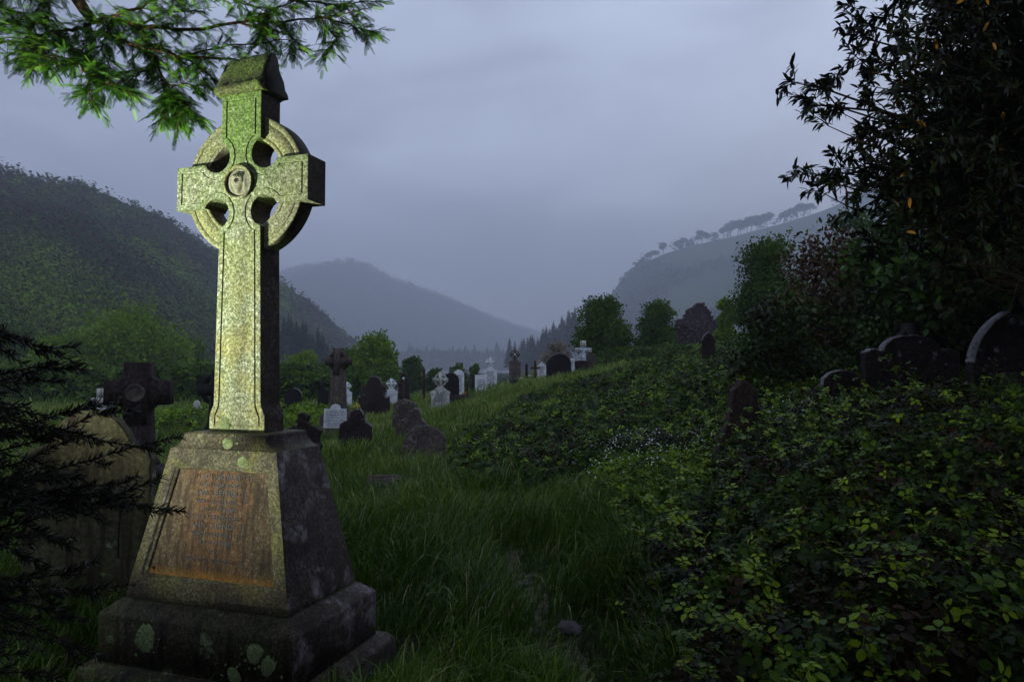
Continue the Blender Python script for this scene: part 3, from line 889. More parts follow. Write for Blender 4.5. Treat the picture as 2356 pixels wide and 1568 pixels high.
A = rect_loft([(-.07, .615, .405), (.175, .615, .405), (.187, .612, .402), (.246, .54, .335), (.25, .53, .325)], '', None, None)
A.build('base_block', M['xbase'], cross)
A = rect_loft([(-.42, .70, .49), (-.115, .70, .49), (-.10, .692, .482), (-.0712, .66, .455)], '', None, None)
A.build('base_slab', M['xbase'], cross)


def lichen(parent, x, z, r, yfun, seed, thick=.0025):
    rng = random.Random(seed); n = 64; V = [(x, yfun(x, z) - thick, z)]
    ph = [rng.uniform(0, 6) for _ in range(5)]
    rad = [r * (.84 + .12 * math.sin(a + ph[0]) + .10 * math.sin(2 * a + ph[1]) + .05 * math.sin(3 * a + ph[2]) + .03 * math.sin(11 * a + ph[3])) for a in [2 * math.pi * k / n for k in range(n)]]
    rad = [q * rng.uniform(.95, 1.04) for q in rad]
    for f, th in ((.55, .9), (.93, .8), (1.0, -.3)):
        for k in range(n):
            a = 2 * math.pi * k / n; xx, zz = x + math.cos(a) * rad[k] * f, z + math.sin(a) * rad[k] * f * .95
            V.append((xx, yfun(xx, zz) - thick * th + rng.uniform(-.0008, .0008) * (f < 1), zz))
    T = [(0, 1 + k, 1 + (k + 1) % n) for k in range(n)]
    Q = [(1 + a * n + k, 1 + (a + 1) * n + k, 1 + (a + 1) * n + (k + 1) % n, 1 + a * n + (k + 1) % n) for a in range(2) for k in range(n)]
    A = Acc(); A.add(V, Q, T)
    for _ in range(9):
        a, q, rr = rng.uniform(0, 6.28), r * rng.uniform(1.0, 1.7), r * rng.uniform(.05, .16); cx_, cz_ = x + math.cos(a) * q, z + math.sin(a) * q
        W_ = [(cx_, yfun(cx_, cz_) - thick * .7, cz_)] + [(cx_ + math.cos(b_) * rr * rng.uniform(.8, 1.2), yfun(cx_, cz_) - thick * .3, cz_ + math.sin(b_) * rr) for b_ in [6.283 * k / 9 for k in range(9)]]
        if parent is not None: A.add(W_, None, [(0, 1 + k, 1 + (k + 1) % 9) for k in range(9)])
    return A.build('lichen_patch', M['lichen'], parent)


bb = [o for o in cross.children if o.name.startswith('base_block')][0]; bs = [o for o in cross.children if o.name.startswith('base_slab')][0]
lichen(bb, -.30, .08, .085, lambda x, z: -.405 if z < .18 else -.405 + (z - .18) * 1.0, 1)
lichen(bb, .40, .09, .06, lambda x, z: -.405, 2)
lichen(bb, .47, .04, .055, lambda x, z: -.405, 8)
lichen(bb, .27, -.03, .05, lambda x, z: -.405, 3)
lichen(bb, -.54, .05, .03, lambda x, z: -.405, 4)
lichen(bs, .05, -.19, .075, lambda x, z: -.49, 5)
lichen(bs, -.56, -.18, .05, lambda x, z: -.49, 6)
lichen(bs, .58, -.2, .06, lambda x, z: -.49, 7)
lichen(plo, .03, 1.095, .040, lambda x, z: -.196 + (z - 1.055) * .15, 9)
lichen(plo, .15, 1.0, .042, lambda x, z: front(x, z)[1], 10)
lichen(plo, -.40, .415, .014, lambda x, z: front(x, z)[1], 11)
lichen(body, -.085, 1.19, .05, lambda x, z: -.0862, 12)
# moss hanging over the right edge of the steps
A = Acc(); n = 900
px_ = RNG.uniform(.45, .78, n); py_ = RNG.uniform(-.5, -.1, n)
A.inst(DIA[0] * np.array([.3, 1, 1]), DIA[1], None, np.stack([px_ * 0 + .68 + RNG.normal(0, .02, n), py_, -.10 + RNG.normal(0, .015, n)], -1), frames(rdir(n, .6)), .03, RNG.random(n))
mm_ = leafmat('golden_moss', [(.03, .025, .006), (.10, .085, .012), (.14, .12, .02)], .8); A.build('moss_tuft', mm_, bs)


# ------------------------------------------------------------------ gravestones
def rnd_top(w, h, hs, n=14):
    """round-topped slab; hs = height where the curve starts"""
    a = w / 2; return [(-a, 0), (a, 0), (a, hs)] + [(a * math.cos(math.pi * k / n), hs + (h - hs) * math.sin(math.pi * k / n)) for k in range(1, n)] + [(-a, hs)]


def gothic(w, h, hs, n=8):
    a = w / 2; o = [(-a, 0), (a, 0), (a, hs)]
    k1 = (h - hs) / (w * math.sin(R(60)))
    for k in range(1, n + 1):
        t = R(60) * k / n; o.append((-a + w * math.cos(t), hs + w * math.sin(t) * k1))
    return o + [(-x, z) for x, z in reversed(o[2:-1])]


def shouldered(w, h, hs, hw, n=10):
    """round head of width hw on scooped shoulders at height hs"""
    a, b = w / 2, hw / 2; o = [(-a, 0), (a, 0), (a, hs)]
    o += [(a - (a - b) * k / 4, hs + (h - hs) * .28 * math.sin(k / 4 * math.pi / 2) * (1 if k < 4 else 1)) for k in range(1, 5)]
    z0 = hs + (h - hs) * .30
    o += [(b * math.cos(math.pi / 2 * k / n), z0 + (h - z0) * math.sin(math.pi / 2 * k / n)) for k in range(1, n + 1)]
    return o + [(-x, z) for x, z in reversed(o[2:-1])]


def rough(o, amt, seed, sub=3):
    rng = random.Random(seed); r = []
    for k in range(len(o)):
        a, b = o[k], o[(k + 1) % len(o)]
        L = math.hypot(b[0] - a[0], b[1] - a[1]); m = max(1, int(L / .07)) if a[1] > .01 or b[1] > .01 else 1
        for j in range(m):
            t = j / m; x, z = a[0] + (b[0] - a[0]) * t, a[1] + (b[1] - a[1]) * t
            if z > .05: x += rng.uniform(-amt, amt); z += rng.uniform(-amt, amt)
            r.append((x, z))
    return r


def stand(px, top, D, w_px, name, label, cat='headstone', group=None, yaw=0, tilt=0, lean=0, sink=.12):
    """an Empty on the turf; returns it with the height and width that reach the seen outline"""
    p = at(px, top, D); zb = gz(p.x, D) - sink
    e = empty(name, (p.x, D, zb), R(yaw), label, cat, group, rx=R(lean), ry=R(tilt))
    return e, p.z - zb, w_px / F * D


def marks(parent, name, mat, w, z0, z1, rows, y, seed=0, wj=.3, lh=.5, cl=(.02, .06)):
    """rows of small worn letter strokes"""
    rng = random.Random(seed); A = Acc()
    for r in range(rows):
        z = z1 - (z1 - z0) * (r + .5) / rows; hh = (z1 - z0) / rows * lh / 2
        ww = w * rng.uniform(1 - wj, 1) / 2; x = -ww
        while x < ww:
            L = rng.uniform(*cl) * w / .5
            A.box(x, min(x + L * .7, ww), y - .002, y + .004, z - hh * rng.uniform(.7, 1), z + hh)
            x += L * (1.0 if rng.random() > .18 else 1.5)
    return A.build(name, mat, parent)


def slab(px, top, w_px, D, shape, mat, label, th=.1, yaw=0, tilt=0, lean=0, rim=None, let=None, rgh=0, seed=0, sink=.12, name='headstone', group=None, grooves=(), **kw):
    e, H, W = stand(px, top, D, w_px, name, label, yaw=yaw, tilt=tilt, lean=lean, group=group, sink=sink)
    if shape == 'round': o = rnd_top(W, H, H - W * kw.get('arch', .5))
    elif shape == 'gothic': o = gothic(W, H, H - W * kw.get('arch', .75))
    elif shape == 'should': o = shouldered(W, H, H - W * kw.get('arch', .35), W * kw.get('hw', .55))
    elif shape == 'rect': o = [(-W / 2, 0), (W / 2, 0), (W / 2, H * .97), (0, H), (-W / 2, H * .97)]
    elif shape == 'peak': o = [(-W / 2, 0), (W / 2, 0), (W / 2, H * .8), (W * .3, H * .88), (W * .12, H * .95), (0, H), (-W * .12, H * .95), (-W * .3, H * .88), (-W / 2, H * .8)]
    elif callable(shape): o = shape(W, H)
    if rgh: o = rough(o, rgh, seed)
    b = ngon_solid(o, -th / 2, th / 2, 'stone', M[mat], e, bevel=min(.012, th * .12), seg=1, grooves=grooves)
    if rim:  # pale weathered top edge
        A = Acc(); top_pts = [p for p in o if p[1] > H * rim[1]]
        top_pts.sort(key=lambda p: -p[0])
        if rim[0] == 'r': top_pts = [p for p in top_pts if p[0] > -W * .08]
        if rim[0] == 'l': top_pts = [p for p in top_pts if p[0] < W * .08]
        P = np.array([(x, 0, z + .001) for x, z in top_pts])
        V = []
        for x, y, z in P: V += [(x, -th / 2 - .004, z - .016), (x, -th / 2 - .004, z + .004), (x, th / 2 + .004, z + .004), (x, th / 2 + .004, z - .016)]
        n = len(P)
        Q = [(i * 4 + j, i * 4 + 4 + j, i * 4 + 4 + (j + 1) % 4, i * 4 + (j + 1) % 4) for i in range(n - 1) for j in range(4)] + [(0, 1, 2, 3), (n * 4 - 1, n * 4 - 2, n * 4 - 3, n * 4 - 4)]
        A.add(V, Q); A.build('coping', M['rim'], e)
    if let:
        marks(e, 'inscription', M[let[0]], W * .72, H * let[2], H * let[3], let[1], -th / 2 - sum(d for _, d in grooves), seed)
    return e, H, W


def celtic_geo(A, W, zc, arm, ring, y, th, holes=True):
    """arms, upright and ring round zc; W = span of the arms"""
    a, h = W / 2, arm / 2
    t1, t2 = th / 2, th / 2 * .72
    A.box(-h * .95, h * .95, -t1, t1, zc - a * 1.05, zc + a * 1.02)
    A.box(-a, -h * .95, -t1 * .97, t1 * .97, zc - h, zc + h); A.box(h * .95, a, -t1 * .97, t1 * .97, zc - h, zc + h)
    n = 40; r1, r0 = ring, ring * .78; V = []
    for k in range(n):
        q = 2 * math.pi * k / n
        for r, yy in ((r0, -t2), (r1, -t2), (r1, t2), (r0, t2)): V.append((math.cos(q) * r, yy, zc + math.sin(q) * r))
    A.add(V, [(k * 4 + j, ((k + 1) % n) * 4 + j, ((k + 1) % n) * 4 + (j + 1) % 4, k * 4 + (j + 1) % 4) for k in range(n) for j in range(4)])


def celtic_head(px, top, w_px, D, arms_px, mat, label, th=.1, yaw=0, let=None, group=None, seed=0, body=.55, boss=None, tilt=0):
    e, H, W = stand(px, top, D, w_px, 'celtic_headstone', label, yaw=yaw, group=group, tilt=tilt)
    Wa = arms_px / F * D; zc = H - Wa * .55
    A = Acc(); celtic_geo(A, Wa, zc, Wa * .25, Wa * .43, 0, th * .9)
    A.build('cross_head', M[mat], e)
    hb = zc - Wa * .42; a = W / 2
    o = [(-a * .92, 0), (a * .92, 0), (a * .92, hb - W * .42), (a, hb - W * .40), (a, hb - W * .26)] + [(a - (a - Wa * .17) * (k / 5), hb - W * .26 + W * .26 * (k / 5) ** 1.6 * 1.0) for k in range(1, 6)]
    o = o + [(-x, z) for x, z in reversed(o[2:])]
    ngon_solid(o, -th * .56, th * .56, 'stone', M[mat], e, bevel=.008, seg=1)
    A = Acc(); A.box(-a * 1.15, a * 1.15, -th, th, -.1, .22); A.build('footing', M[mat], e)
    if let: marks(e, 'inscription', M[let], W * .62, H * .25, hb - W * .3, 8, -th * .56, seed)
    if boss:
        A = Acc(); v, q, t = sphere(8, 10); A.add(v * Wa * .09 * np.array([1, .5, 1]) + np.array([0, -th * .5, zc]), q, t); A.build('boss', M[boss], e)
    return e


def sphere(nu, nv):
    V = []
    for i in range(nu + 1):
        t = math.pi * i / nu
        for j in range(nv): V.append((math.sin(t) * math.cos(2 * math.pi * j / nv), math.sin(t) * math.sin(2 * math.pi * j / nv), math.cos(t)))
    return np.array(V), [(i * nv + j, (i + 1) * nv + j, (i + 1) * nv + (j + 1) % nv, i * nv + (j + 1) % nv) for i in range(nu) for j in range(nv)], None


def quat(W, H):
    a = W / 2; o = [(-a, 0), (a, 0), (a * .94, H * .52)]
    for k in range(7):   # scooped shoulder
        t = k / 6; o.append((a * (.94 - .42 * t), H * (.56 - .05 * math.sin(t * math.pi)) + t * H * .01))
    for k in range(9):   # side lobe
        q = R(-75 + 165 * k / 8); o.append((a * .48 + a * .30 * math.cos(q) * .95, H * .70 + a * .26 * math.sin(q)))
    for k in range(1, 9):
        q = R(-5 + 95 * k / 8); o.append((a * .42 * math.cos(q), H - a * .42 + a * .42 * math.sin(q)))
    return o + [(-x, z) for x, z in reversed(o[2:-1])]


def wide_head(W, H):
    a = W / 2; o = [(-a, 0), (a, 0), (a, H * .86)]
    o += [(a * (1 - .10 * k / 4), H * (.865 + .006 * k)) for k in range(1, 3)]
    o += [(a * .80 + a * .1 * math.cos(math.pi * k / 6), H * .878 + H * .018 * math.sin(math.pi * k / 6)) for k in range(0, 7)]
    o += [(a * .60 * math.cos(math.pi / 2 * k / 9), H * .885 + H * .115 * math.sin(math.pi / 2 * k / 9)) for k in range(0, 10)]
    return o + [(-x, z) for x, z in reversed(o[2:-1])]


# --- middle of the picture
celtic_head(1013, 854, 45, 28, 35, 'whiteold', 'weathered white celtic headstone standing in grass before the dark rounded stone', let='mark', yaw=10, seed=1)
slab(1037, 857, 38, 30, 'round', 'black', 'tall dark round topped headstone directly behind the weathered white celtic headstone', .16, yaw=18)
slab(1055, 850, 25, 36, 'round', 'white', 'slim white round topped headstone behind the dark rounded stone', .1, let=('mark', 9, .3, .85), seed=2, yaw=6)
slab(1106, 861, 27, 36, 'rect', 'white', 'plain white square headstone in front of the far white celtic stone', .1, let=('mark', 5, .4, .8), seed=3, yaw=4)
celtic_head(1128, 820, 33, 42, 24, 'white', 'tall white celtic headstone on the bank with lake behind', let='mark', seed=4, yaw=14)
celtic_head(1184, 802, 29, 34, 24, 'brown', 'brown celtic headstone with pierced wheel on the skyline left of the wooden cross', seed=5, boss='white', yaw=0)
slab(1285, 813, 57, 26, 'round', 'black', 'broad black round topped headstone with pale right rim above the brambles', .22, rim=('r', .62), yaw=20, arch=.42)
slab(1246, 832, 20, 31, 'peak', 'white', 'small white pointed headstone just left of the broad black one', .1, let=('mark', 6, .3, .8), seed=6)
slab(1315, 824, 12, 32, 'rect', 'white', 'narrow white slab just right of the broad black headstone', .1, let=('mark', 7, .4, .9), seed=7)
slab(1359, 812, 25, 35.5, 'should', 'grey', 'mottled grey headstone just right of the crucifix', .12, hw=.8, seed=8, rgh=.015)
slab(1337, 829, 30, 32.5, 'rect', 'dark', 'low dark block tomb at the foot of the crucifix', .7)
# --- left of the middle
slab(861, 865, 74, 25, lambda W, H: quat(W, H), 'dark', 'wide dark headstone with trefoil head and pale scooped shoulders', .2, yaw=4, rim=('b', .5))
celtic_head(900, 869, 30, 31, 24, 'white', 'small white celtic headstone right of the trefoil headed stone', seed=9)
celtic_head(798, 877, 24, 30, 20, 'white', 'white celtic headstone peeping out behind the grey celtic cross shaft', seed=10)
celtic_head(744, 873, 26, 28, 19, 'black', 'small black celtic headstone left of the grey celtic cross', seed=11)
slab(675, 892, 38, 26, 'round', 'black', 'black arched headstone with pale curved rim right of the tall cross shaft', .14, rim=('r', .7), yaw=8)
slab(815, 940, 73, 14.5, lambda W, H: shouldered(W, H, H * .62, W * .5), 'dark', 'dark blotched headstone with curled shoulders leaning before the white plaque', .13, rgh=.018, seed=12, tilt=4, lean=-5, rim=('r', .6))
slab(698, 948, 84, 11.5, lambda W, H: shouldered(W, H, H * .72, W * .34), 'dark', 'dark lichen spotted headstone just behind the right side of the plinth', .12, rgh=.03, seed=13, yaw=-6)
slab(928, 918, 52, 19, 'round', 'brown', 'rough brown eroded stone behind the leaning round headed one', .2, rgh=.03, seed=14, tilt=5, arch=.3)
slab(945, 938, 76, 16, lambda W, H: shouldered(W, H, H * .55, W * .42), 'brown', 'brown headstone with pale edged round head leaning right in the grass', .13, rgh=.015, seed=15, tilt=8, rim=('r', .62))
slab(974, 978, 104, 12.4, 'round', 'brown', 'broad half round grey brown stone low in the grass by the path', .14, rgh=.014, seed=16, tilt=2, yaw=-6, lean=-8, rim=('l', .5), arch=.52)
e, H, W = slab(930, 857, 25, 30, lambda W, H: shouldered(W, H, H * .72, W * .62), 'dark', 'ornate dark monument with a pale column on its front', .3, rgh=.01, seed=17)
A = Acc(); A.tube([(0, -.24, H * .1), (0, -.22, H * .5), (0, -.22, H * .82)], .03, 8); A.box(-.09, .09, -.3, -.16, .1, H * .14); A.build('colonnette', M['grey'], e)
A = Acc(); v, q, t = sphere(6, 8); A.add(v * .06 + np.array([0, -.23, H * .85]), q); A.build('finial', M['white'], e)
# fallen slab in the grass
p = at(906, 1092, 10.6)
e = empty('grave_slab', (p.x, 10.6, p.z - .16), R(4), 'low flat grave slab almost lost in long grass', 'grave slab', rx=R(-6))
A = Acc(); A.box(-.34, .34, -.5, .5, -.1, .15); A.box(-.31, .31, -.46, .46, .15, .165); A.build('slab', M['brown'], e)


def big_cross(px, top, D, arms_px, shaft_px, mat, label, yaw, base=True, medal=None, name='celtic_cross', zs=.40, arm_f=.30, th=.22):
    e, H, Wa = stand(px, top, D, arms_px, name, label, 'celtic cross', yaw=yaw)
    Ws = shaft_px / F * D; zc = H - Wa * .52; hb = H * .30 if base else .1
    A = Acc(); celtic_geo(A, Wa, zc, Wa * arm_f, Wa * zs, 0, th); A.build('cross_head', M[mat], e)
    A = rect_loft([(hb, Ws * .62, th * .62), (hb + .05, Ws * .6, th * .6), (hb + .12, Ws * .5, th * .49), (zc - Wa * .30, Ws * .42, th * .47)], '', None, None); A.build('shaft', M[mat], e)
    if base:
        A = rect_loft([(-.1, Ws * 1.25, Ws * 1.0), (.12, Ws * 1.25, Ws * 1.0), (.14, Ws * 1.1, Ws * .85), (hb - .1, Ws * .95, Ws * .7), (hb + .002, Ws * .68, Ws * .5)], '', None, None); A.build('plinth', M[mat], e)
    if medal:
        A = Acc(); n = 28; r = Wa * .15
        V = [(math.cos(2 * math.pi * k / n) * rr, yy, zc + math.sin(2 * math.pi * k / n) * rr) for k in range(n) for rr, yy in ((r, -th * .5), (r, -th * .5 - .02), (r * .85, -th * .5 - .02), (r * .8, -th * .5 - .005), (.001, -th * .5 - .02))]
        A.add(V, [(k * 5 + j, ((k + 1) % n) * 5 + j, ((k + 1) % n) * 5 + j + 1, k * 5 + j + 1) for k in range(n) for j in range(4)]); A.build('medallion', M[medal], e)
    return e


big_cross(779, 800, 18, 60, 34, 'grey', 'grey weathered celtic cross on a pyramid base behind the white plaque', -14)
big_cross(322, 832, 9, 136, 62, 'dark', 'dark celtic cross with pale mossy top behind the ochre headstone', 8, medal='brown', zs=.34, th=.26, arm_f=.40)
big_cross(504, 850, 15, 88, 40, 'black', 'black celtic cross half hidden behind the tall cross shaft', 0, zs=.44)
# white plaque propped against the grey cross's base
e, H, W = stand(771, 929, 16.4, 52, 'memorial_plaque', 'white rounded head memorial plaque leaning on the grey celtic cross base', 'memorial plaque', yaw=3, lean=-4, sink=-.18)
Hh = at(771, 929, 16.4).z - at(771, 984, 16.4).z; e.location.z = at(771, 984, 16.4).z
o = [(-W / 2, 0), (W / 2, 0), (W / 2 * .96, Hh * .80), (W * .22, Hh * .80)] + [(W * .22 * math.cos(math.pi * k / 10), Hh * .82 + Hh * .18 * math.sin(math.pi * k / 10)) for k in range(11)] + [(-W * .22, Hh * .80), (-W / 2 * .96, Hh * .80)]
ngon_solid(o, -.03, .03, 'stone', M['white'], e, bevel=.006, seg=1); marks(e, 'inscription', M['mark'], W * .84, Hh * .06, Hh * .76, 11, -.03, 5, .25, .42, (.02, .05))
# --- left side
celt = slab(453, 920, 32, 21, lambda W, H: shouldered(W, H, H * .70, W * .48), 'whiteold', 'pale stone with small round head just left of the tall cross', .09)
slab(411, 956, 68, 19, 'round', 'black', 'low black granite headstone with gold lettering left of the plinth', .12, arch=.14, let=('gold', 5, .25, .9), seed=21, yaw=-6)


def small_cross(px, top, D, arms_px, mat, label, t=.09, yaw=0, armz=.72, name='cross_headstone', th=.09, foot=True, sink=.1):
    e, H, W = stand(px, top, D, arms_px, name, label, 'grave cross', yaw=yaw, sink=sink)
    A = Acc(); A.box(-t / 2, t / 2, -th / 2, th / 2, 0, H * armz - t / 2); A.box(-W / 2, W / 2, -th / 2, th / 2, H * armz - t / 2, H * armz + t / 2)
    A.box(-t / 2, t / 2, -th / 2, th / 2, H * armz + t / 2, H); A.build('cross', M[mat], e)
    if foot: A = Acc(); A.box(-t * 1.4, t * 1.4, -th * 1.2, th * 1.2, -.05, .22, top=.85); A.build('footing', M[mat], e)
    return e


small_cross(238, 893, 14, 46, 'whiteold', 'pale stone cross showing between the spruce boughs and the dark celtic cross', .2, 6, armz=.8, th=.14)
small_cross(423, 938, 24, 17, 'whiteold', 'tiny pale grave cross left of the round headed pale stone', .1)
small_cross(478, 941, 24.5, 13, 'whiteold', 'tiny pale grave cross between the round headed pale stone and the tall cross', .1)
small_cross(1231, 829, 30, 21, 'wood', 'small brown wooden grave cross left of the white pointed stone', .09, 0, .7)
# ochre headstone close to the tall cross
e, H, W = slab(215, 942, 258, 4.75, lambda W, H: [(-W / 2, 0), (W / 2, 0), (W / 2, H * .80), (W * .47, H * .845), (W * .40, H * .855), (W * .34, H * .87), (W * .29, H * .92), (W * .22, H * .96), (W * .12, H * .99), (0, H), (-W * .12, H * .99), (-W * .22, H * .96), (-W * .29, H * .92), (-W * .34, H * .87), (-W * .40, H * .855), (-W * .47, H * .845), (-W / 2, H * .8)],
               'lefthead', 'ochre mossy headstone with curved shoulders left of the plinth behind spruce boughs', .13, yaw=14, rgh=.006, seed=31, sink=.25)
A = Acc(); A.tube([(.19, -.066, H * .42), (.188, -.067, H * .5), (.196, -.066, H * .58), (.19, -.066, H * .64)], .004, 4); A.build('crack', M['post'], e)
for k, (x, z, r) in enumerate([(.03, .66, .035), (.10, .36, .02), (-.1, .5, .018)]):
    o = lichen(e, x, z * H, r, lambda a, b: -.066, 50 + k, .003)
# --- right side
slab(1709, 876, 130, 8.2, lambda W, H: [(-W / 2, 0), (W / 2, 0), (W * .47, H * .55), (W * .36, H * .66), (W * .27, H * .74), (W * .23, H * .86), (W * .20, H * .92), (W * .14, H * .97), (W * .05, H), (-W * .06, H), (-W * .14, H * .97), (-W * .20, H * .92), (-W * .23, H * .86), (-W * .27, H * .72), (-W * .38, H * .6), (-W * .46, H * .5)], 'dark', 'dark round headed stone with mossy top sunk in brambles', .16, rgh=.02, seed=41)
slab(1936, 851, 130, 9.2, lambda W, H: shouldered(W, H, H * .80, W * .72), 'dark', 'dark scroll shouldered headstone left of the wide pale rimmed one', .1, rgh=.004, seed=42, rim=('l', .84))
e, H, W = slab(2091, 771, 216, 9, lambda W, H: wide_head(W, H), 'dark', 'wide dark headstone with arched centre and pale lichened rim', .14, seed=43, rim=('l', .86), let=('brown', 4, .35, .5))
e2, H2, W2 = slab(2311, 717, 170, 8.1, 'gothic', 'dark', 'tall dark pointed gothic headstone with pale rim at the right edge', .16, rim=('l', .70), let=('brown', 8, .38, .66), seed=44, grooves=((.07, 0), (.012, -.012)), arch=.8)
for ee, HH, pts in ((e, H, [(-.17, -.26, .03), (-.16, -.36, .022), (-.3, -.33, .012), (.28, -.24, .04), (.27, -.30, .02), (-.16, -.52, .02), (-.25, -.45, .012), (.42, -.37, .02), (.1, -.09, .02)]),
                    (e2, H2, [(.04, -.12, .05), (.13, -.13, .035), (.2, -.19, .04), (-.17, -.45, .035), (-.25, -.55, .022), (-.3, -.62, .015)])):
    for k, (x, dz, r) in enumerate(pts):
        o = lichen(ee, x, HH + dz, r, lambda a, b: -.072 if ee is e else -.082, 70 + k, .004); o.data.materials[0] = M['rim']
big_cross(2092, 742, 11.5, 92, 40, 'black', 'black stone cross rising behind the wide arched headstone', 0, base=False, zs=.36)
slab(1629, 764, 30, 18, 'gothic', 'dark', 'small pointed dark headstone with white edge below the ruin', .08, rim=('b', .84))


# posts
for px, top, D, lb in [(975, 847, 35, 'tall dark fence post standing alone at the graveyard edge'), (1088, 863, 40, 'short dark post left of the plain white square stone'), (1211, 836, 33, 'dark pointed post between the brown celtic stone and wooden cross'),
                       (1074, 880, 33, 'thin dark stake by the flower grave'), (838, 888, 27, 'dark stake left of the trefoil headed stone')]:
    e, H, W = stand(px, top, D, 7, 'fence_post', lb, 'post')
    A = Acc(); A.box(-.06, .06, -.06, .06, 0, H - .05); A.box(-.06, .06, -.06, .06, H - .05, H, top=.3); A.build('post', M['post'], e)

# crucifix: white cross with a pale figure
e, H, W = stand(1341, 783, 34, 38, 'crucifix', 'white crucifix with a pale blue figure beside the grey headstone', 'crucifix', yaw=4)
zc = at(1341, 805, 34).z - e.location.z; t = .26
A = Acc(); A.box(-t / 2, t / 2, -.07, .07, .3, zc - .11); A.box(-W / 2, W / 2, -.07, .07, zc - .11, zc + .11); A.box(-t / 2, t / 2, -.07, .07, zc + .11, H); A.build('cross', M['whiteold'], e)
A = Acc(); A.box(-.45, .45, -.3, .3, -.1, .3, top=.9); A.build('footing', M['dark'], e)
marks(e, 'title_plate', M['mark'], .17, H - .34, H - .08, 3, -.07, 3)
SK = {'pel': (0, -.02, -.30), 'chest': (0, -.05, -.06), 'neck': (0, -.05, .03), 'head': (-.03, -.07, .10), 'crn': (-.035, -.07, .145), 'sl': (-.09, -.05, 0), 'el': (-.22, -.05, .055), 'hl': (-.34, -.03, .10), 'sr': (.09, -.05, 0), 'er': (.22, -.05, .055), 'hr': (.34, -.03, .10),
      'hil': (-.045, -.02, -.34), 'kl': (-.05, -.09, -.50), 'fl': (-.01, -.04, -.72), 'hir': (.045, -.02, -.34), 'kr': (.04, -.09, -.50), 'fr': (.01, -.045, -.72), 'waist': (0, -.035, -.2)}
ED = [('pel', 'waist'), ('waist', 'chest'), ('chest', 'neck'), ('neck', 'head'), ('head', 'crn'), ('chest', 'sl'), ('sl', 'el'), ('el', 'hl'), ('chest', 'sr'), ('sr', 'er'), ('er', 'hr'), ('pel', 'hil'), ('hil', 'kl'), ('kl', 'fl'), ('pel', 'hir'), ('hir', 'kr'), ('kr', 'fr')]
RD = {'pel': .062, 'waist': .05, 'chest': .07, 'neck': .03, 'head': .05, 'crn': .035, 'sl': .035, 'el': .024, 'hl': .018, 'sr': .035, 'er': .024, 'hr': .018, 'hil': .045, 'kl': .035, 'fl': .02, 'hir': .045, 'kr': .035, 'fr': .02}


def skin_fig(SK, ED, RD, name, mat, parent, off, sc, root):
    ks = list(SK); me = bpy.data.meshes.new(name)
    me.from_pydata([tuple((Vector(SK[k]) * sc) + Vector(off)) for k in ks], [(ks.index(a), ks.index(b)) for a, b in ED], [])
    o = bpy.data.objects.new(name, me); COL.objects.link(o)
    sm = o.modifiers.new('s', 'SKIN'); o.modifiers.new('d', 'SUBSURF').levels = 2
    for k, v in zip(ks, me.skin_vertices[0].data): v.radius = (RD[k] * sc, RD[k] * sc); v.use_root = (k == root)
    me2 = bpy.data.meshes.new_from_object(o.evaluated_get(bpy.context.evaluated_depsgraph_get()))
    bpy.data.objects.remove(o); me2.name = name; me2.materials.clear(); me2.materials.append(mat)
    for p in me2.polygons: p.use_smooth = True
    o = bpy.data.objects.new(name, me2); COL.objects.link(o); o.parent = parent
    return o


M['figure'] = stonemat('pale_blue_figure', [(.4, .48, .6), (.5, .6, .72), (.6, .7, .8)], 20)
skin_fig(SK, ED, RD, 'figure', M['figure'], e, (0, -.1, zc), 1.0, 'pel')
A = Acc(); A.box(-.09, .09, -.2, -.08, zc - .42, zc - .29, top=.85); A.build('loincloth', M['figure'], e)


# kerbed grave and flowers
def flowers(px, py, D, r, mats, label, n=60, vase=None):
    p = at(px, py, D); e = empty('flowers', (p.x, D, p.z - r), 0, label, 'flowers')
    for k, mt in enumerate(mats):
        A = Acc(); c = rdir(n) * r * RNG.uniform(.5, 1, (n, 1)); c[:, 2] = abs(c[:, 2]) * .8 + r * .3; c[:, 0] += (k - (len(mats) - 1) / 2) * r * .9
        A.inst(LEAF[0], LEAF[1], LEAF[2], c, frames(rdir(n, .4)), r * .42, RNG.random(n)); A.build('blooms', M[mt], e)
    A = Acc(); c = rdir(n) * r * .8; c[:, 2] = abs(c[:, 2]) * .3
    A.inst(LEAF[0], LEAF[1], LEAF[2], c, frames(rdir(n, .2)), r * .6, RNG.random(n)); A.build('leaves', M['tree_l'], e)
    A = Acc(); A.tube([(0, 0, -r * 1.0), (0, 0, -r * .4), (0, 0, r * .2)], [r * .35, r * .45, r * .5], 10); A.build('pot', M[vase or 'dark'], e)
    return e


flowers(1068, 902, 31.5, .14, ['orange'], 'orange flower bunch at the foot of the slim white stone')
flowers(1095, 905, 31, .11, ['redp'], 'red flowers at the end of the kerbed grave')
flowers(1216, 872, 30, .2, ['orange', 'yellow', 'petal'], 'mixed orange yellow and white flowers beside the brown celtic stone')
flowers(1219, 862, 31.2, .12, ['petal'], 'white flowers just below the pointed post', vase='white')
flowers(1200, 868, 32, .1, ['petal'], 'small white flowers at the right foot of the brown celtic stone', vase='white')
flowers(820, 930, 21, .15, ['yellow'], 'yellow flowers beside the base of the grey celtic cross', vase='white')
flowers(1254, 871, 28.5, .1, ['petal'], 'white flowers in front of the small white pointed stone', vase='white')
p = at(1078, 912, 30); e = empty('kerbed_grave', (p.x, 30, gz(p.x, 30)), R(-30), 'dark kerbed grave plot beside the tall dark rounded stone', 'kerbed grave')
A = Acc()
for x0, x1, y0, y1 in ((-.5, .5, -1, -.88), (-.5, .5, .88, 1), (-.5, -.38, -.88, .88), (.38, .5, -.88, .88)): A.box(x0, x1, y0, y1, -.1, .22)
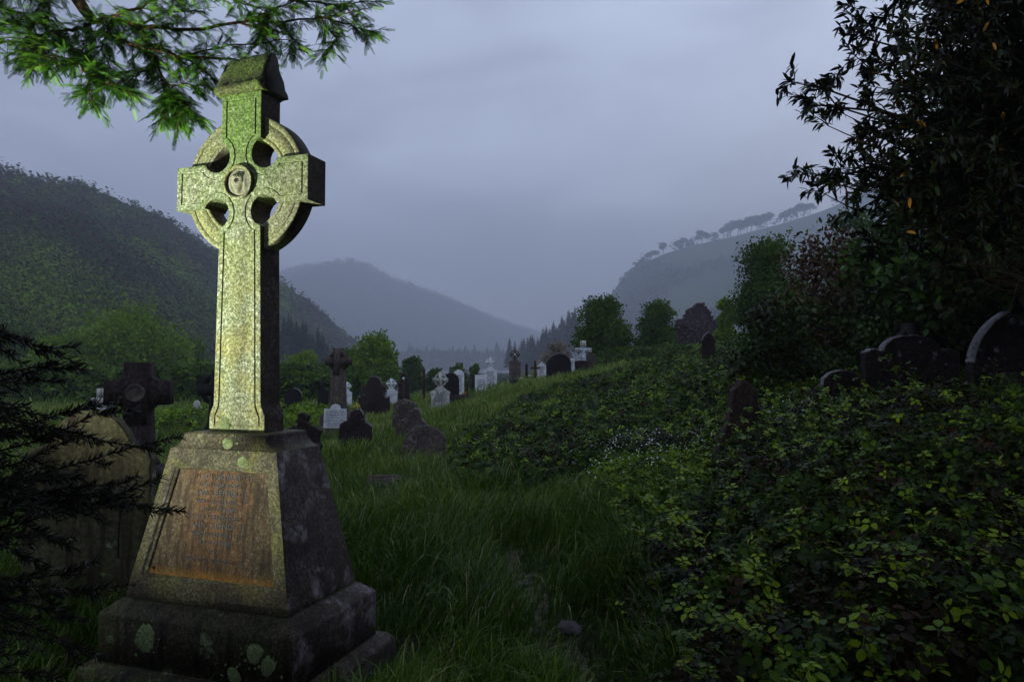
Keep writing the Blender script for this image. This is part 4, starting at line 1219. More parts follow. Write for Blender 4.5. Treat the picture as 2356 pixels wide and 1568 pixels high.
A.build('kerb', M['dark'], e); A = Acc(); A.box(-.375, .375, -.875, .875, -.1, .1); A.build('gravel_bed', M['grey'], e)
p = at(1203, 876, 31); e = empty('kerbed_grave', (p.x, 31, gz(p.x, 31)), R(5), 'dark kerbed plot in front of the pointed post', 'kerbed grave')
A = Acc()
for x0, x1, y0, y1 in ((-.5, .5, -.9, -.8), (-.5, .5, .8, .9), (-.5, -.4, -.8, .8), (.4, .5, -.8, .8)): A.box(x0, x1, y0, y1, -.1, .2)
A.build('kerb', M['black'], e)

# ruined church
p = at(1590, 800, 46); zb = gz(p.x, 46) - .5
e = empty('ruined_church', (p.x, 46, zb), 0, 'roofless rubble church ruin with a tall gable among the trees', 'ruined church')


def rubble_wall(pts, y, th, seed, name):
    """pts: top outline (px, py) at depth y"""
    rng = np.random.default_rng(seed); P = [at(a, b, y) for a, b in pts]
    xs = np.arange(P[0].x, P[-1].x, .16); A = Acc()
    zt = np.interp(xs, [q.x for q in P], [q.z for q in P]) + (fbm(xs * 3, xs * 0 + seed, seed) - .5) * .35
    for x, z1 in zip(xs, zt):
        z = zb - .1 + rng.random() * .1
        while z < z1:
            h = rng.uniform(.10, .2); w = rng.uniform(.15, .24)
            dx, dy = rng.uniform(-.03, .03), rng.uniform(-.04, .04)
            A.box(x + dx - w / 2 - p.x, x + dx + w / 2 - p.x, y - 46 + dy - th / 2, y - 46 + dy + th / 2, z - zb, z + h - zb - .012, top=rng.uniform(.86, .98))
            z += h
    A.box(P[0].x + .2 - p.x, P[-1].x - .2 - p.x, y - 46 - th * .4, y - 46 + th * .4, 0, min(q.z for q in P) - zb - .1)
    return A.build(name, M['rubble'], e)


rubble_wall([(1548, 775), (1556, 752), (1572, 733), (1588, 711), (1602, 702), (1616, 704), (1630, 722), (1644, 745), (1662, 765)], 53, .8, 1, 'gable_wall')
rubble_wall([(1517, 770), (1524, 765), (1540, 760), (1562, 742), (1578, 740), (1585, 752), (1600, 748), (1622, 752), (1640, 768)], 46, .7, 2, 'front_wall')


# ------------------------------------------------------------------ shrubs on the right
def shrub(px, top, wpx, D, mat, n, leaf, label, nl=12, tpl=LEAF, hfac=1.0, name='shrub', tintf=None, zbase=None):
    p = at(px, top, D); zb = gz(p.x, D) if zbase is None else zbase; H = p.z - zb; r = wpx / 2 / F * D
    t = empty(name, (p.x, D, zb), 0, label, 'shrub')
    lobes = []
    for k in range(nl):
        a = k * 2.4; f = math.sqrt((k + .5) / nl); lr = r * random.uniform(.34, .48)
        lobes.append((math.cos(a) * (r - lr) * f, math.sin(a) * (r - lr) * f * .7, random.uniform(.3, .95) * (H * (1 - .3 * f * f) - lr) + lr * .2 if k > 1 else H - lr * .9, lr, lr * .9))
        lobes.append((math.cos(a) * (r - lr) * f, math.sin(a) * (r - lr) * f * .7, H * .2, lr, H * .22))
    A = Acc(); crown(A, lobes, n, leaf, tpl=tpl, tintf=tintf, shell=.45); A.build('foliage', mat, t)
    B = Acc()
    for l in lobes[:10]: B.tube(limb((0, 0, -.1), l[:3], .05), np.linspace(.05, .012, 7), 5)
    B.build('stems', M['bark'], t)
    return t


def redtint(P, k, n):
    t = np.where(vn(P[:, 0] * 2, P[:, 2] * 2, 4) > .45, RNG.uniform(0, .38, n), RNG.uniform(.45, .8, n))
    return np.where((RNG.random(n) < .12), .95, t)


shrub(1900, 530, 350, 15, M['shrubr'], 20000, .11, 'red brown flowering shrub below the upper green tree', tintf=redtint, nl=14)
shrub(1790, 690, 270, 12.5, M['shrubg'], 16000, .09, 'glossy green shrub right of the ruin above the bramble bank', nl=12)
shrub(2060, 640, 330, 12.6, M['shrubg'], 15000, .10, 'dark glossy shrub behind the wide arched headstone', nl=12)
shrub(2330, 560, 380, 13, M['shrubg'], 13000, .11, 'dark shrub behind the gothic headstone at the right edge', nl=12)
shrub(2560, 300, 500, 12, M['shrubg'], 9000, .14, 'tall dark evergreen beyond the right edge of the view', nl=12)


# big lance-leaved tree on the right
broadleaf(2300, 60, 520, 11.5, M['shrubg'], 26000, .16, 'tall dark tree filling the right edge behind the lance leaved one', nl=16)
broadleaf(2160, 385, 480, 13.2, M['shrubg'], 24000, .16, 'dark tree between the red brown shrub and the right edge', nl=14)
def lance_tree():
    tx, ty = 6.6, 7.4; zb = gz(tx, ty)
    t = empty('lance_leaved_tree', (tx, ty, zb), 0, 'large dark tree with lance shaped leaves reaching in from the right', 'tree')
    W = Acc(); Lf = Acc(); T0 = np.array([tx, ty, zb])
    W.tube(limb((0, 0, -.3), (.1, 0, 6.4), 0, 9, .01), np.linspace(.22, .08, 9), 9)
    tips = [(1826, 190, 6.2), (1868, 240, 6.4), (1905, 290, 6.0), (1962, 18, 6.3), (1985, 75, 6.6), (1968, 130, 6.2), (2010, 200, 6.8), (2062, 245, 6.0), (1850, 402, 6.0), (1885, 440, 6.4), (1975, 350, 6.2), (1990, 385, 6.5), (1940, 420, 6.1), (2060, 330, 6.6),
            (2100, 10, 6.2), (2160, -60, 6.5), (2050, 50, 7.0), (2110, 120, 6.0), (2150, 300, 6.1), (2030, 460, 6.6), (2100, 520, 6.3), (2200, 560, 6.6), (2010, 560, 7.0), (2250, 640, 6.4), (2120, 620, 7.2), (1900, 215, 6.6), (1940, 262, 6.4), (2000, 300, 6.8), (2040, 150, 6.4), (2060, 90, 6.2), (2090, 210, 6.4), (1890, 405, 6.6), (1935, 385, 6.4), (2010, 420, 6.2), (2080, 400, 6.4), (2120, 350, 6.2), (1930, 170, 6.3)]
    for k in range(80): tips.append((random.uniform(2080, 2480), random.uniform(-150, 640), random.uniform(5.6, 8.6)))
    nodes = []
    for i, (px, py, D) in enumerate(tips):
        tip = np.array(at(px, py, D)) - T0
        h = max(.6, min(6.0, tip[2] * .72 - .2)); P = limb((.05, 0, h), tip, .07, 11, .05)
        W.tube(P, np.linspace(.045, .004, 11), 5)
        for kk in range(3, 11):
            base = P[kk]; dirn = P[min(kk + 1, 10)] - P[kk - 1]; dirn /= np.linalg.norm(dirn)
            for s in range(3 if i < 37 else 4):
                d = dirn * .8 + rdir(1)[0] * .75; d /= np.linalg.norm(d); L = random.uniform(.22, .5) * (1 if i < 37 else 1.4) * (1.25 - kk / 14)
                Q = limb(base, base + d * L, .08, 5, .05); W.tube(Q, np.linspace(.007, .002, 5), 3)
                nodes.append((Q, 13))
            nodes.append((np.array([base, base + dirn * .05, base + dirn * .1]), 4))
    Pn, Dn = [], []
    for Q, m in nodes:
        tt = RNG.uniform(.15, 1, m) * (len(Q) - 1.001); ii = tt.astype(int); f = (tt - ii)[:, None]
        Pn.append(Q[ii] * (1 - f) + Q[ii + 1] * f); ax = Q[-1] - Q[0]; ax = ax / np.linalg.norm(ax)
        Dn.append(ax * .7 + rdir(m) * .8 + np.array([0, 0, -.12]))
    Pn, Dn = np.concatenate(Pn), np.concatenate(Dn); n = len(Pn)
    tint = np.clip(RNG.normal(.38, .16, n), 0, .74); tint[RNG.random(n) < .012] = 1.0
    # inner leaves
    ok = (Pn[:, 2] + zb > 1.5 + (Pn[:, 1] + ty) * .16)
    Pn, Dn, tint = Pn[ok], Dn[ok], tint[ok]; n = len(Pn)
    lobes = [(random.uniform(-1.0, 1.6), random.uniform(-.8, 1.2), random.uniform(3.4, 6.0), 1.0, .9) for _ in range(16)]
    Lf.inst(*LANCE, Pn, frames(Dn, RNG.normal(0, .6, n)), RNG.uniform(.07, .13, n), tint)
    n2 = 24000
    crown(Lf, lobes, n2, .13, tpl=LANCE, tintf=lambda P, k, n: np.clip(RNG.normal(.3, .15, n), 0, .7))
    W.build('branches', M['bark'], t); Lf.build('leaves', M['laurel'], t)
    print('lance leaves', n + n2)


lance_tree()


# ------------------------------------------------------------------ yew bough overhead
def spray_t(n=10, nl=.21, rise=.05):
    """flat yew spray, unit length along +y: two ranks of needles"""
    V = [(-.006, 0, 0), (.006, 0, 0), (.003, 1, -.03), (-.003, 1, -.03)]; Q = [(0, 1, 2, 3)]; T = []
    for k in range(n):
        y = .06 + .94 * k / n; l = nl * (1.0 - .45 * abs(k / n - .3)); w = .020
        for s in (-1, 1):
            i = len(V); jx = random.uniform(-.02, .02)
            V += [(0, y - w, 0), (s * l * .72 + jx, y + l * .42, rise * .6), (s * l, y + l * .75, rise * .3), (0, y + w, 0)]
            V[-3] = (s * l * .6, y + l * .28 - w, rise * .5)
            Q.append((i, i + 1, i + 2, i + 3))
    i = len(V); V += [(-w, .97, 0), (w, .97, 0), (0, 1.12, -.03)]; T.append((i, i + 1, i + 2))
    return np.array(V), Q, T


SPR = spray_t()


def yew():
    tx, ty = -7.2, 5.0; zb = -.3
    t = empty('yew_tree', (tx, ty, zb), 0, 'yew tree whose lit green boughs hang over the tall cross', 'tree')
    T0 = np.array([tx, ty, zb]); W = Acc(); N = Acc()
    Tr = Acc(); Tr.tube(limb((0, 0, -.3), (.6, -.6, 6.4), 0, 9, .012), np.linspace(.45, .2, 9), 12); Tr.build('trunk', M['yewbark'], t)

    def A_(px, py, D):
        q = float(np.interp(px, [-60, 560, 640, 900], [.78, .79, .93, 1.0])); return np.array(at(px * q, py * (q + .02), D + .5)) - T0
    main = [A_(-500, -420, 4.4), A_(-120, -300, 4.2), A_(90, -170, 4.1), A_(215, -20, 4.0), A_(248, 30, 4.0), A_(275, 62, 4.0)]
    W.tube(np.concatenate([[(.4, -.4, 5.0)], main]), np.array([.14, .11, .085, .06, .042, .036, .03]), 8)
    subs = [[(275, 62, 4.0), (235, 82, 3.95), (150, 90, 3.9), (60, 120, 3.9), (-60, 130, 3.9)],
            [(275, 62, 4.0), (330, 55, 4.0), (400, 75, 4.0), (425, 125, 4.0), (455, 175, 3.95), (480, 245, 3.95), (500, 265, 3.95)],
            [(400, 75, 4.0), (500, 85, 4.05), (620, 60, 4.1), (760, 40, 4.2), (850, 20, 4.2)],
            [(275, 62, 4.0), (345, 45, 3.9), (430, 10, 3.9), (520, -40, 3.9)],
            [(425, 125, 4.0), (520, 160, 4.0), (600, 155, 4.0), (660, 150, 4.05)],
            [(300, 90, 4.0), (350, 115, 3.95), (420, 135, 3.9), (520, 165, 3.9)],
            [(160, 90, 3.9), (200, 130, 3.9), (230, 180, 3.85), (262, 215, 3.85), (300, 215, 3.85)],
            [(230, 180, 3.85), (170, 160, 3.8), (130, 190, 3.8)], [(262, 215, 3.85), (265, 250, 3.8), (262, 295, 3.8)],
            [(262, 215, 3.85), (330, 240, 3.8), (380, 262, 3.8)], [(200, 130, 3.9), (120, 130, 3.85), (90, 160, 3.85)],
            [(455, 175, 3.95), (400, 215, 3.9), (360, 240, 3.9)], [(500, 265, 3.95), (480, 310, 3.9), (470, 340, 3.9)], [(500, 265, 3.95), (540, 300, 3.9), (565, 330, 3.9)],
            [(480, 245, 3.95), (540, 240, 3.9), (580, 235, 3.9)], [(500, 265, 3.95), (515, 300, 3.92), (525, 345, 3.9)],
            [(520, 160, 4.0), (570, 190, 4.0), (600, 225, 4.0)], [(620, 60, 4.1), (680, 20, 4.1), (760, -20, 4.2)], [(760, 40, 4.2), (830, 60, 4.3), (862, 75, 4.3)],
            [(760, 40, 4.2), (800, 90, 4.25), (775, 130, 4.2)], [(620, 60, 4.1), (700, 80, 4.15), (720, 120, 4.2)], [(680, 20, 4.1), (640, 60, 4.1), (648, 90, 4.1)],
            [(-60, 130, 3.9), (-30, 90, 3.9), (20, 60, 3.9)], [(-20, 20, 3.9), (60, 40, 3.9), (110, 70, 3.9)], [(90, -40, 4.0), (150, 20, 3.95), (120, 60, 3.9)], [(60, 120, 3.9), (80, 150, 3.9), (95, 180, 3.9)],
            [(215, -20, 4.0), (100, -30, 3.95), (0, -10, 3.9)], [(330, 55, 4.0), (300, 130, 3.95), (320, 200, 3.9)], [(520, -40, 3.9), (600, -10, 4.0), (660, 30, 4.05)], [(400, 75, 4), (470, 40, 4.0), (560, 30, 4.1)],
            [(520, 160, 4), (600, 120, 4.05), (700, 95, 4.1)], [(700, 0, 4.2), (790, 10, 4.3), (870, 5, 4.35)], [(300, 90, 4), (230, 150, 3.95), (280, 180, 3.9)]]
    pos, dr, sz = [], [], []
    for S in subs:
        P = np.array([A_(*q) for q in S]); m = len(P); tt = np.linspace(0, m - 1, m * 4)
        P = np.stack([np.interp(tt, np.arange(m), P[:, k]) for k in range(3)], -1); P[1:-1] += RNG.normal(0, .006, (len(P) - 2, 3))
        W.tube(P, np.linspace(.016 if m > 3 else .008, .003, len(P)), 5)
        for k in range(1, len(P)):
            ax = P[k] - P[k - 1]; ax /= np.linalg.norm(ax) + 1e-9
            for s in range(3):
                side = rdir(1)[0] * np.array([1, 1, .6]); side[2] -= .18; d = ax * .75 + side; d /= np.linalg.norm(d)
                L = random.uniform(.05, .13); b0 = P[k - 1] + (P[k] - P[k - 1]) * random.random()
                Q = limb(b0, b0 + d * L, .05, 4, .04); W.tube(Q, [.003, .0025, .002, .0015], 3)
                for j in range(3):
                    q = Q[j] + (Q[j + 1] - Q[j]) * random.random(); a2 = Q[j + 1] - Q[j]; a2 /= np.linalg.norm(a2)
                    for s2 in ((-1, 1) if j >= 1 else (random.choice((-1, 1)),)):
                        sd = np.cross(a2, [0, 0, 1.]); pos.append(q); dr.append(a2 * .8 + sd * s2 * .75 + rdir(1)[0] * .25 + np.array([0, 0, -.1])); sz.append(random.uniform(.05, .08))
                pos.append(Q[-1]); dr.append(a2); sz.append(random.uniform(.06, .09))
    n = len(pos); pos, dr, sz = np.array(pos), np.array(dr), np.array(sz)
    N.inst(*SPR, pos, frames(dr, RNG.normal(0, .45, n)), sz, np.clip(RNG.normal(.55, .3, n), 0, 1))
    W.build('boughs', M['yewbark'], t); N.build('needles', M['yew'], t)
    # unseen foliage added above and behind the camera to shade the foreground
    C = Acc(); lobes = []
    for k in range(90):
        x, y = random.uniform(-9.5, 6.5), random.uniform(-7.5, 6.0) if k < 60 else random.uniform(-8, 1.5)
        z = max(4.4, 1.5 + .56 * max(y, 0) + 1.3) + random.uniform(.2, 1.6)
        if x > 1.5 and y > 2: continue
        if y < -5: z = random.uniform(1.2, 6)
        lobes.append((x - tx, y - ty, z - zb, random.uniform(.8, 1.25), random.uniform(.4, .65)))
    for k in range(45):  # extra unseen lobes, added to darken the right foreground
        x, y = random.uniform(.5, 8.5), random.uniform(-6, 2.4)
        lobes.append((x - tx, y - ty, max(3.6, 1.5 + .56 * max(y, 0) + 1.5) + random.uniform(.2, 1.4) - zb, random.uniform(.8, 1.2), random.uniform(.4, .6)))
    crown(C, lobes, 60000, .30, tpl=LEAF, tintf=lambda P, k, n: RNG.uniform(0, .5, n)); C.build('crown', M['yew'], t)
    print('yew sprays', n)


yew()


# ------------------------------------------------------------------ dark spruce boughs, lower left
def needle_t():
    return np.array([(-.06, 0, 0), (.06, 0, 0), (.075, .6, .02), (0, 1, .05), (-.075, .6, .02)]), [(0, 1, 2, 4)], [(4, 2, 3)]


def spruce():
    tx, ty = -2.75, 1.55
    t = empty('young_spruce', (tx, ty, -.2), 0, 'dark young spruce whose unlit boughs cross the lower left corner', 'tree')
    T0 = np.array([tx, ty, -.2]); W = Acc(); N = Acc()
    Tr = Acc(); Tr.tube([(0, 0, -.1), (.02, 0, .9), (0, .02, 2.2)], [.06, .045, .015], 8); Tr.build('trunk', M['bark'], t)
    tips = [(73, 786, 1.7), (108, 815, 1.75), (178, 836, 1.8), (192, 850, 1.7), (150, 880, 1.8), (318, 943, 2.0), (250, 925, 1.9), (416, 1003, 2.1), (347, 1030, 2.0), (318, 1092, 1.95), (372, 1097, 2.05), (298, 1108, 1.9), (430, 1178, 2.0), (246, 1204, 1.9), (300, 1168, 2.0),
            (312, 1343, 2.0), (195, 1430, 1.9), (240, 1515, 1.9), (225, 1290, 2.0), (120, 960, 1.7), (160, 1010, 1.8), (90, 1100, 1.7), (130, 1180, 1.7), (80, 1250, 1.7), (150, 1350, 1.8), (90, 1420, 1.7), (60, 1500, 1.7), (130, 1560, 1.8), (40, 900, 1.6), (40, 1000, 1.65), (30, 1330, 1.6),
            (60, 1150, 1.6), (190, 1100, 1.8), (210, 1000, 1.9), (50, 1080, 1.8), (20, 1420, 1.9), (170, 1260, 1.8), (110, 1310, 2.0), (60, 1380, 2.1), (150, 1480, 2.1), (30, 1550, 2.0), (100, 1230, 2.2), (70, 940, 2.0)]
    pos, dr, sz, upv = [], [], [], []
    for px, py, D in tips:
        tip = np.array(at(px, py, D)) - T0; z0 = tip[2] + random.uniform(-.30, .42)
        P = limb((0, 0, max(.1, min(z0, 2.0))), tip, random.uniform(-.10, .12), 16, .014); W.tube(P, np.linspace(.008, .0016, 16), 5)
        tw = [(P, .22)]
        for k in range(6, 15):
            ax = P[k] - P[k - 1]; ax /= np.linalg.norm(ax)
            for s in (-1, 1):
                if random.random() < .25: continue
                sd = np.cross(ax, [0, 0, 1.]); d = ax * .8 + sd * s * .6 + np.array([0, 0, random.uniform(-.4, .2)]); d /= np.linalg.norm(d); L = (16 - k) * .018 + .05
                Q = limb(P[k], P[k] + d * L, -.04, 5, .03); W.tube(Q, np.linspace(.0025, .0012, 5), 3); tw.append((Q, 0))
        for Q, st in tw:
            L = np.linalg.norm(np.diff(Q, axis=0), axis=1).sum(); m = int(L * 420)
            tt = RNG.uniform(st, 1, m) * (len(Q) - 1.001); ii = tt.astype(int); f = (tt - ii)[:, None]
            q = Q[ii] * (1 - f) + Q[ii + 1] * f; ax = Q[ii + 1] - Q[ii]; ax /= np.linalg.norm(ax, axis=1)[:, None]
            pos.append(q); rr = rdir(m); rr -= ax * (rr * ax).sum(1)[:, None]; rr /= np.linalg.norm(rr, axis=1)[:, None] + 1e-9
            dr.append(ax * .75 + rr * .75); sz.append(RNG.uniform(.016, .03, m))
    pos, dr, sz = map(np.concatenate, (pos, dr, sz)); n = len(pos)
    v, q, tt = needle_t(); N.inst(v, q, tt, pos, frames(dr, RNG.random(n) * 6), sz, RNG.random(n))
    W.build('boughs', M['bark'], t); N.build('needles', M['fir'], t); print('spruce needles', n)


spruce()


# ------------------------------------------------------------------ brambles
def xb(y): return .38 + .10 * (y - 3)


def near_h(x, y):   # height of the near thicket above the soil, 0 outside
    e = x - xb(y) + .35 * (fbm(x * 1.5, y * 1.5, 6) - .5)
    a = sst(e, 0, .8) * sst(y, 2.5, 3.1) * (1 - sst(y, 6.3 + np.clip(x - 1.5, 0, 2.2) * 1.6, 7.0 + np.clip(x - 1.5, 0, 2.2) * 1.6))
    h = (.28 + .30 * sst(e, 0, 1.6) + .56 * sst(y, 3.4, 6.0) * sst(e, .3, 2.6)) * (.78 + .5 * fbm(x * .9, y * .9, 12)) * (1 - .35 * sst(y, 6.5, 9))
    return a * h


def bank_h(x, y):
    e = x - np.interp(y, [11, 14, 17, 21], [-1.5, -1.35, -.9, -.1]) + .7 * (fbm(x * .8, y * .8, 16) - .5)
    a = sst(e, 0, .9) * sst(y, 9.2 + np.clip(x - 3, 0, 9) * .1, 11) * (1 - sst(y, np.interp(x, [.6, 4], [19.5, 21]), np.interp(x, [.6, 4], [22, 23]))) * (1 - .5 * sst(y, 14.5, 18) * (1 - sst(x, 2.5, 4)))
    return a * (.46 + .08 * np.clip(x - .5, 0, 5.5)) * (.55 + .9 * fbm(x * .7, y * .7, 14))


def bramble(name, hf, x0, x1, y0, y1, n, size, tpl, label, canes, mat='bramble', depth=.45, tb=0, arch=.12):
    x = RNG.uniform(x0, x1, n); y = RNG.uniform(y0, y1, n)
    inview = np.abs(x) < .95 * y + 1.2
    x, y = x[inview], y[inview]; h = hf(x, y); ok = h > .05
    x, y, h = x[ok], y[ok], h[ok]; n = len(x)
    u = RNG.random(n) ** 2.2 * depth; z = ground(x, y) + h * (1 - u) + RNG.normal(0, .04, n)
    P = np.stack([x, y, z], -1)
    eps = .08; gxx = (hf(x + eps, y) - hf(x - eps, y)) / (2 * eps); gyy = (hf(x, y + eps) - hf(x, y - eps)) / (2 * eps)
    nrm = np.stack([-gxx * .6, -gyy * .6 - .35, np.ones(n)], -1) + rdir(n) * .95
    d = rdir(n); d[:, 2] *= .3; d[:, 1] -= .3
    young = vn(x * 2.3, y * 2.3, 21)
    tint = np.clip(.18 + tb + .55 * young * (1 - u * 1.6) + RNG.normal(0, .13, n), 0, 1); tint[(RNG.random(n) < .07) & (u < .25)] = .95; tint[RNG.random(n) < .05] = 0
    A = Acc(); A.inst(*tpl, P, frames(d, up=nrm), size * RNG.uniform(.35, 1.4, n), tint)
    for k in range(canes):
        for _ in range(20):
            cx, cy = random.uniform(x0, x1), random.uniform(y0, y1)
            if abs(cx) < .8 * cy + .4 and float(hf(cx, cy)) > .25: break
        h = float(hf(cx, cy)); g = gz(cx, cy); a = random.uniform(0, 6.28); L = random.uniform(.3, .8) * (size / .06) ** .5
        p0 = np.array([cx, cy, g]); p1 = np.array([cx + math.cos(a) * L, cy + math.sin(a) * L, g + h * random.uniform(.9, 1.12) + random.uniform(0, 1) ** 2 * arch])
        Q = limb(p0, p1, .12, 9, .03); A.tube(Q, np.linspace(.0045, .002, 9) * (size / .06) ** .5, 4, 0.0)
        m = 7; ii = RNG.integers(4, 9, m); A.inst(*tpl, Q[ii] + RNG.normal(0, .015, (m, 3)), frames(rdir(m) * np.array([1, 1, .4]), up=np.tile([0, -.2, 1.], (m, 1)) + rdir(m) * .3), size * RNG.uniform(.7, 1.15, m), RNG.uniform(.6, 1, m))
    o = A.build(name, M[mat], None); print(name, n)
    return tag(o, label, 'brambles', None, 'stuff')


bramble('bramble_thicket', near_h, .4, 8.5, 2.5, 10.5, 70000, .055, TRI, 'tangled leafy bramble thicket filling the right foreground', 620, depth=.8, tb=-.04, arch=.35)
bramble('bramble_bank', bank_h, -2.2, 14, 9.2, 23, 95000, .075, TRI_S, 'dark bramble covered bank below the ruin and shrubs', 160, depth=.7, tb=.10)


def back_h(x, y): return sst(x, 3, 5.5) * sst(y, 37, 38.5) * (1 - sst(y, 41, 42.5)) * np.clip(1.9 - ground(x, y) + .9 * fbm(x * .5, y * .5, 4) + .03 * x, .3, 4)


bramble('scrub_belt', back_h, 3, 17, 37, 43, 16000, .17, TRI_S, 'dark scrub under the rounded trees behind the crucifix', 0, 'tree_d', depth=1.0)


def under_h(x, y): return sst(x, .6, 1.4) * sst(y, 6.2, 7.0) * (1 - sst(y, 10.5, 11.5)) * (1 - sst(x, 4.5, 5.5)) * (.22 + .42 * fbm(x * 1.1, y * 1.1, 33))


bramble('undergrowth', under_h, .4, 5.5, 6, 11.6, 15000, .05, TRI_S, 'low weedy undergrowth between the near brambles and the bank', 60, 'tree_l', depth=.7, tb=-.12)


def nettle_h(x, y): return sst(-x, 5.0, 6) * sst(y, 17, 18) * (1 - sst(y, 22, 23)) * (1 - sst(-x, 10, 11)) * .45 * (.6 + fbm(x, y, 3))


bramble('leafy_weeds', nettle_h, -12, -4, 16, 23, 9000, .10, TRI_S, 'bright leafy weeds growing between the dark stones right of the tall cross', 0, 'tree_l')


# hedge bank behind the left-hand graves
def hedge_h(x, y): return sst(y, 33, 34) * (1 - sst(y, 38, 40)) * (1 - sst(x, -8.6, -5.5)) * (1.1 + 1.3 * fbm(x * .3, y * .3, 4))


bramble('hedgerow_scrub', hedge_h, -34, -5, 33, 40, 22000, .26, TRI_S, 'dark scrubby hedge behind the left hand graves', 0, 'tree_d', depth=1.0)


# ------------------------------------------------------------------ grass
def grass(n, y0, y1, h0, h1, w, seed, xr=.80, power=1.0, gname='grass', label='long green grass between the gravestones', bias=0):
    rng = np.random.default_rng(seed)
    u = rng.random(n); y = (y0 ** 2 + u * (y1 ** 2 - y0 ** 2)) ** .5 if power == 1 else y0 + (y1 - y0) * u ** power
    x = rng.uniform(-xr, xr, n) * y + rng.normal(0, .1, n)
    keep = (near_h(x, y) < .22) & (bank_h(x, y) < .25)
    # not through the plinth
    dx, dy = x - CX, y - CY; lx = dx * math.cos(TH) - dy * math.sin(TH); ly = dx * math.sin(TH) + dy * math.cos(TH)
    keep &= ~((np.abs(lx) < .80) & (ly < .56) & (ly > -.85))
    cl = np.clip(.5 + 1.5 * (fbm(x * 1.6, y * 1.6, 31) - .5), .05, 1); near = np.clip(1.0 - np.hypot(np.maximum(np.abs(lx) - .8, 0), np.maximum(np.abs(ly) - .6, 0)) / .35, 0, 1); keep &= rng.random(n) < .35 + 1.1 * cl
    pth = np.exp(-((x - pathx(y)) / .30) ** 4) * (1 - sst(y, 6.8, 7.6))
    keep &= rng.random(n) > pth * .6
    x, y, cl, pth, near = x[keep], y[keep], cl[keep], pth[keep], near[keep]; n = len(x)
    H = rng.uniform(h0, h1, n) * (.45 + 1.1 * cl) * (1 - .6 * pth) * (1 - .5 * near)
    a = 6.28 * vn(x * .7, y * .7, 40) * 1.5 + rng.normal(0, 1.3, n); bend = rng.uniform(.15, .75, n) * H
    ca, sa = np.cos(a), np.sin(a)
    ww = w * rng.uniform(.6, 1.4, n); fa = rng.uniform(0, 3.14, n); wx, wy = np.cos(fa) * ww, np.sin(fa) * ww
    z0 = ground(x, y) - .01
    lv = []
    for t, wd in ((0, 1.0), (.4, .9), (.75, .6)):
        bx, by, bz = x + ca * bend * t * t, y + sa * bend * t * t, z0 + H * (t - .22 * t * t * (bend / H))
        lv += [np.stack([bx - wx * wd, by - wy * wd, bz], -1), np.stack([bx + wx * wd, by + wy * wd, bz], -1)]
    lv.append(np.stack([x + ca * bend * 1.1, y + sa * bend * 1.1, z0 + H * (1 - .45 * bend / H)], -1))
    V = np.stack(lv, 1).reshape(-1, 3); o = np.arange(n)[:, None] * 7
    Q = np.concatenate([o + np.array([[0, 1, 3, 2]]), o + np.array([[2, 3, 5, 4]])]); T = o + np.array([[4, 5, 6]])
    tint = np.clip(.34 + .5 * (fbm(x * .6, y * .6, 50) - .45) + rng.normal(0, .13, n) + bias + .22 * sst(y, 6, 13), 0, 1); tint[rng.random(n) < .045] = .98
    A = Acc(); A.add(V, Q, T, np.repeat(tint, 7)); o = A.build(gname, M['grass']); print('grass', n)
    return tag(o, label, 'grass', None, 'stuff')


grass(130000, 2.0, 12, .20, .44, .0042, 1, label='long dark green grass in the foreground around the plinth and path', power=1.25)
grass(150000, 12, 32, .15, .30, .008, 2, gname='meadow_grass', label='brighter rough grass around the middle distance gravestones')
grass(70000, 32, 70, .25, .5, .02, 3, gname='far_grass', label='rough grass on the rise beyond the gravestones')
# short turf on the trodden path
grass(52000, 2.2, 8.5, .05, .14, .004, 4, gname='path_turf', label='short thin turf along the trodden path', xr=.3)

# white flowers in the grass
n = 420; x = RNG.normal(1.75, .55, n); y = RNG.normal(9.0, .75, n); ok = (near_h(x, y) < .6); x, y = x[ok], y[ok]; n = len(x)
A = Acc(); A.inst(LEAF[0] * np.array([1.5, 1, 1]), LEAF[1], LEAF[2], np.stack([x, y, ground(x, y) + under_h(x, y) + RNG.uniform(.12, .34, n)], -1), frames(rdir(n, .2)), .023, RNG.random(n))
tag(A.build('wildflowers', M['petal']), 'patch of tiny white wildflowers in the grass left of the brambles', 'wildflowers', None, 'stuff')
n = 120; x = RNG.normal(3.6, .3, n); y = RNG.normal(8.6, .3, n)
A = Acc(); A.inst(*LEAF, np.stack([x, y, ground(x, y) + near_h(x, y) + RNG.uniform(-.1, .15, n)], -1), frames(rdir(n, .2)), .03, RNG.random(n))
tag(A.build('wildflowers', M['petal']), 'few tiny white flowers beside the sunken round headed stone', 'wildflowers', None, 'stuff')

# stones on the path
M['rock'] = stonemat('path_stone', [(.05, .04, .045), (.11, .095, .10), (.2, .18, .18)], 30)
for k, (px, py, D, r, lb) in enumerate([(1205, 1285, 6.1, .07, 'flat pale stone on the path farthest from the viewer'), (1200, 1335, 5.5, .06, 'brown stone in the middle of the path'), (1308, 1378, 5.0, .085, 'rounded pale stone at the right edge of the path'),
                                        (1222, 1268, 6.3, .05, 'small stone at the top of the stony part of the path'), (1225, 1395, 4.9, .05, 'small low stone left of the rounded pale one')]):
    x = (px - 1177.5) / F * D
    v, q, t = sphere(8, 12); v = v * np.array([r * 1.4, r, r * .55]) * (1 + .18 * np.sin(v[:, [1, 2, 0]] * 5 + k))
    A = Acc(); A.add(v, q); o = A.build('path_stone', M['rock'], smooth=True); o.location = (x, D, gz(x, D) + r * .2); o.rotation_euler = (0, 0, k)
    tag(o, lb, 'stone', 'stones on the path')

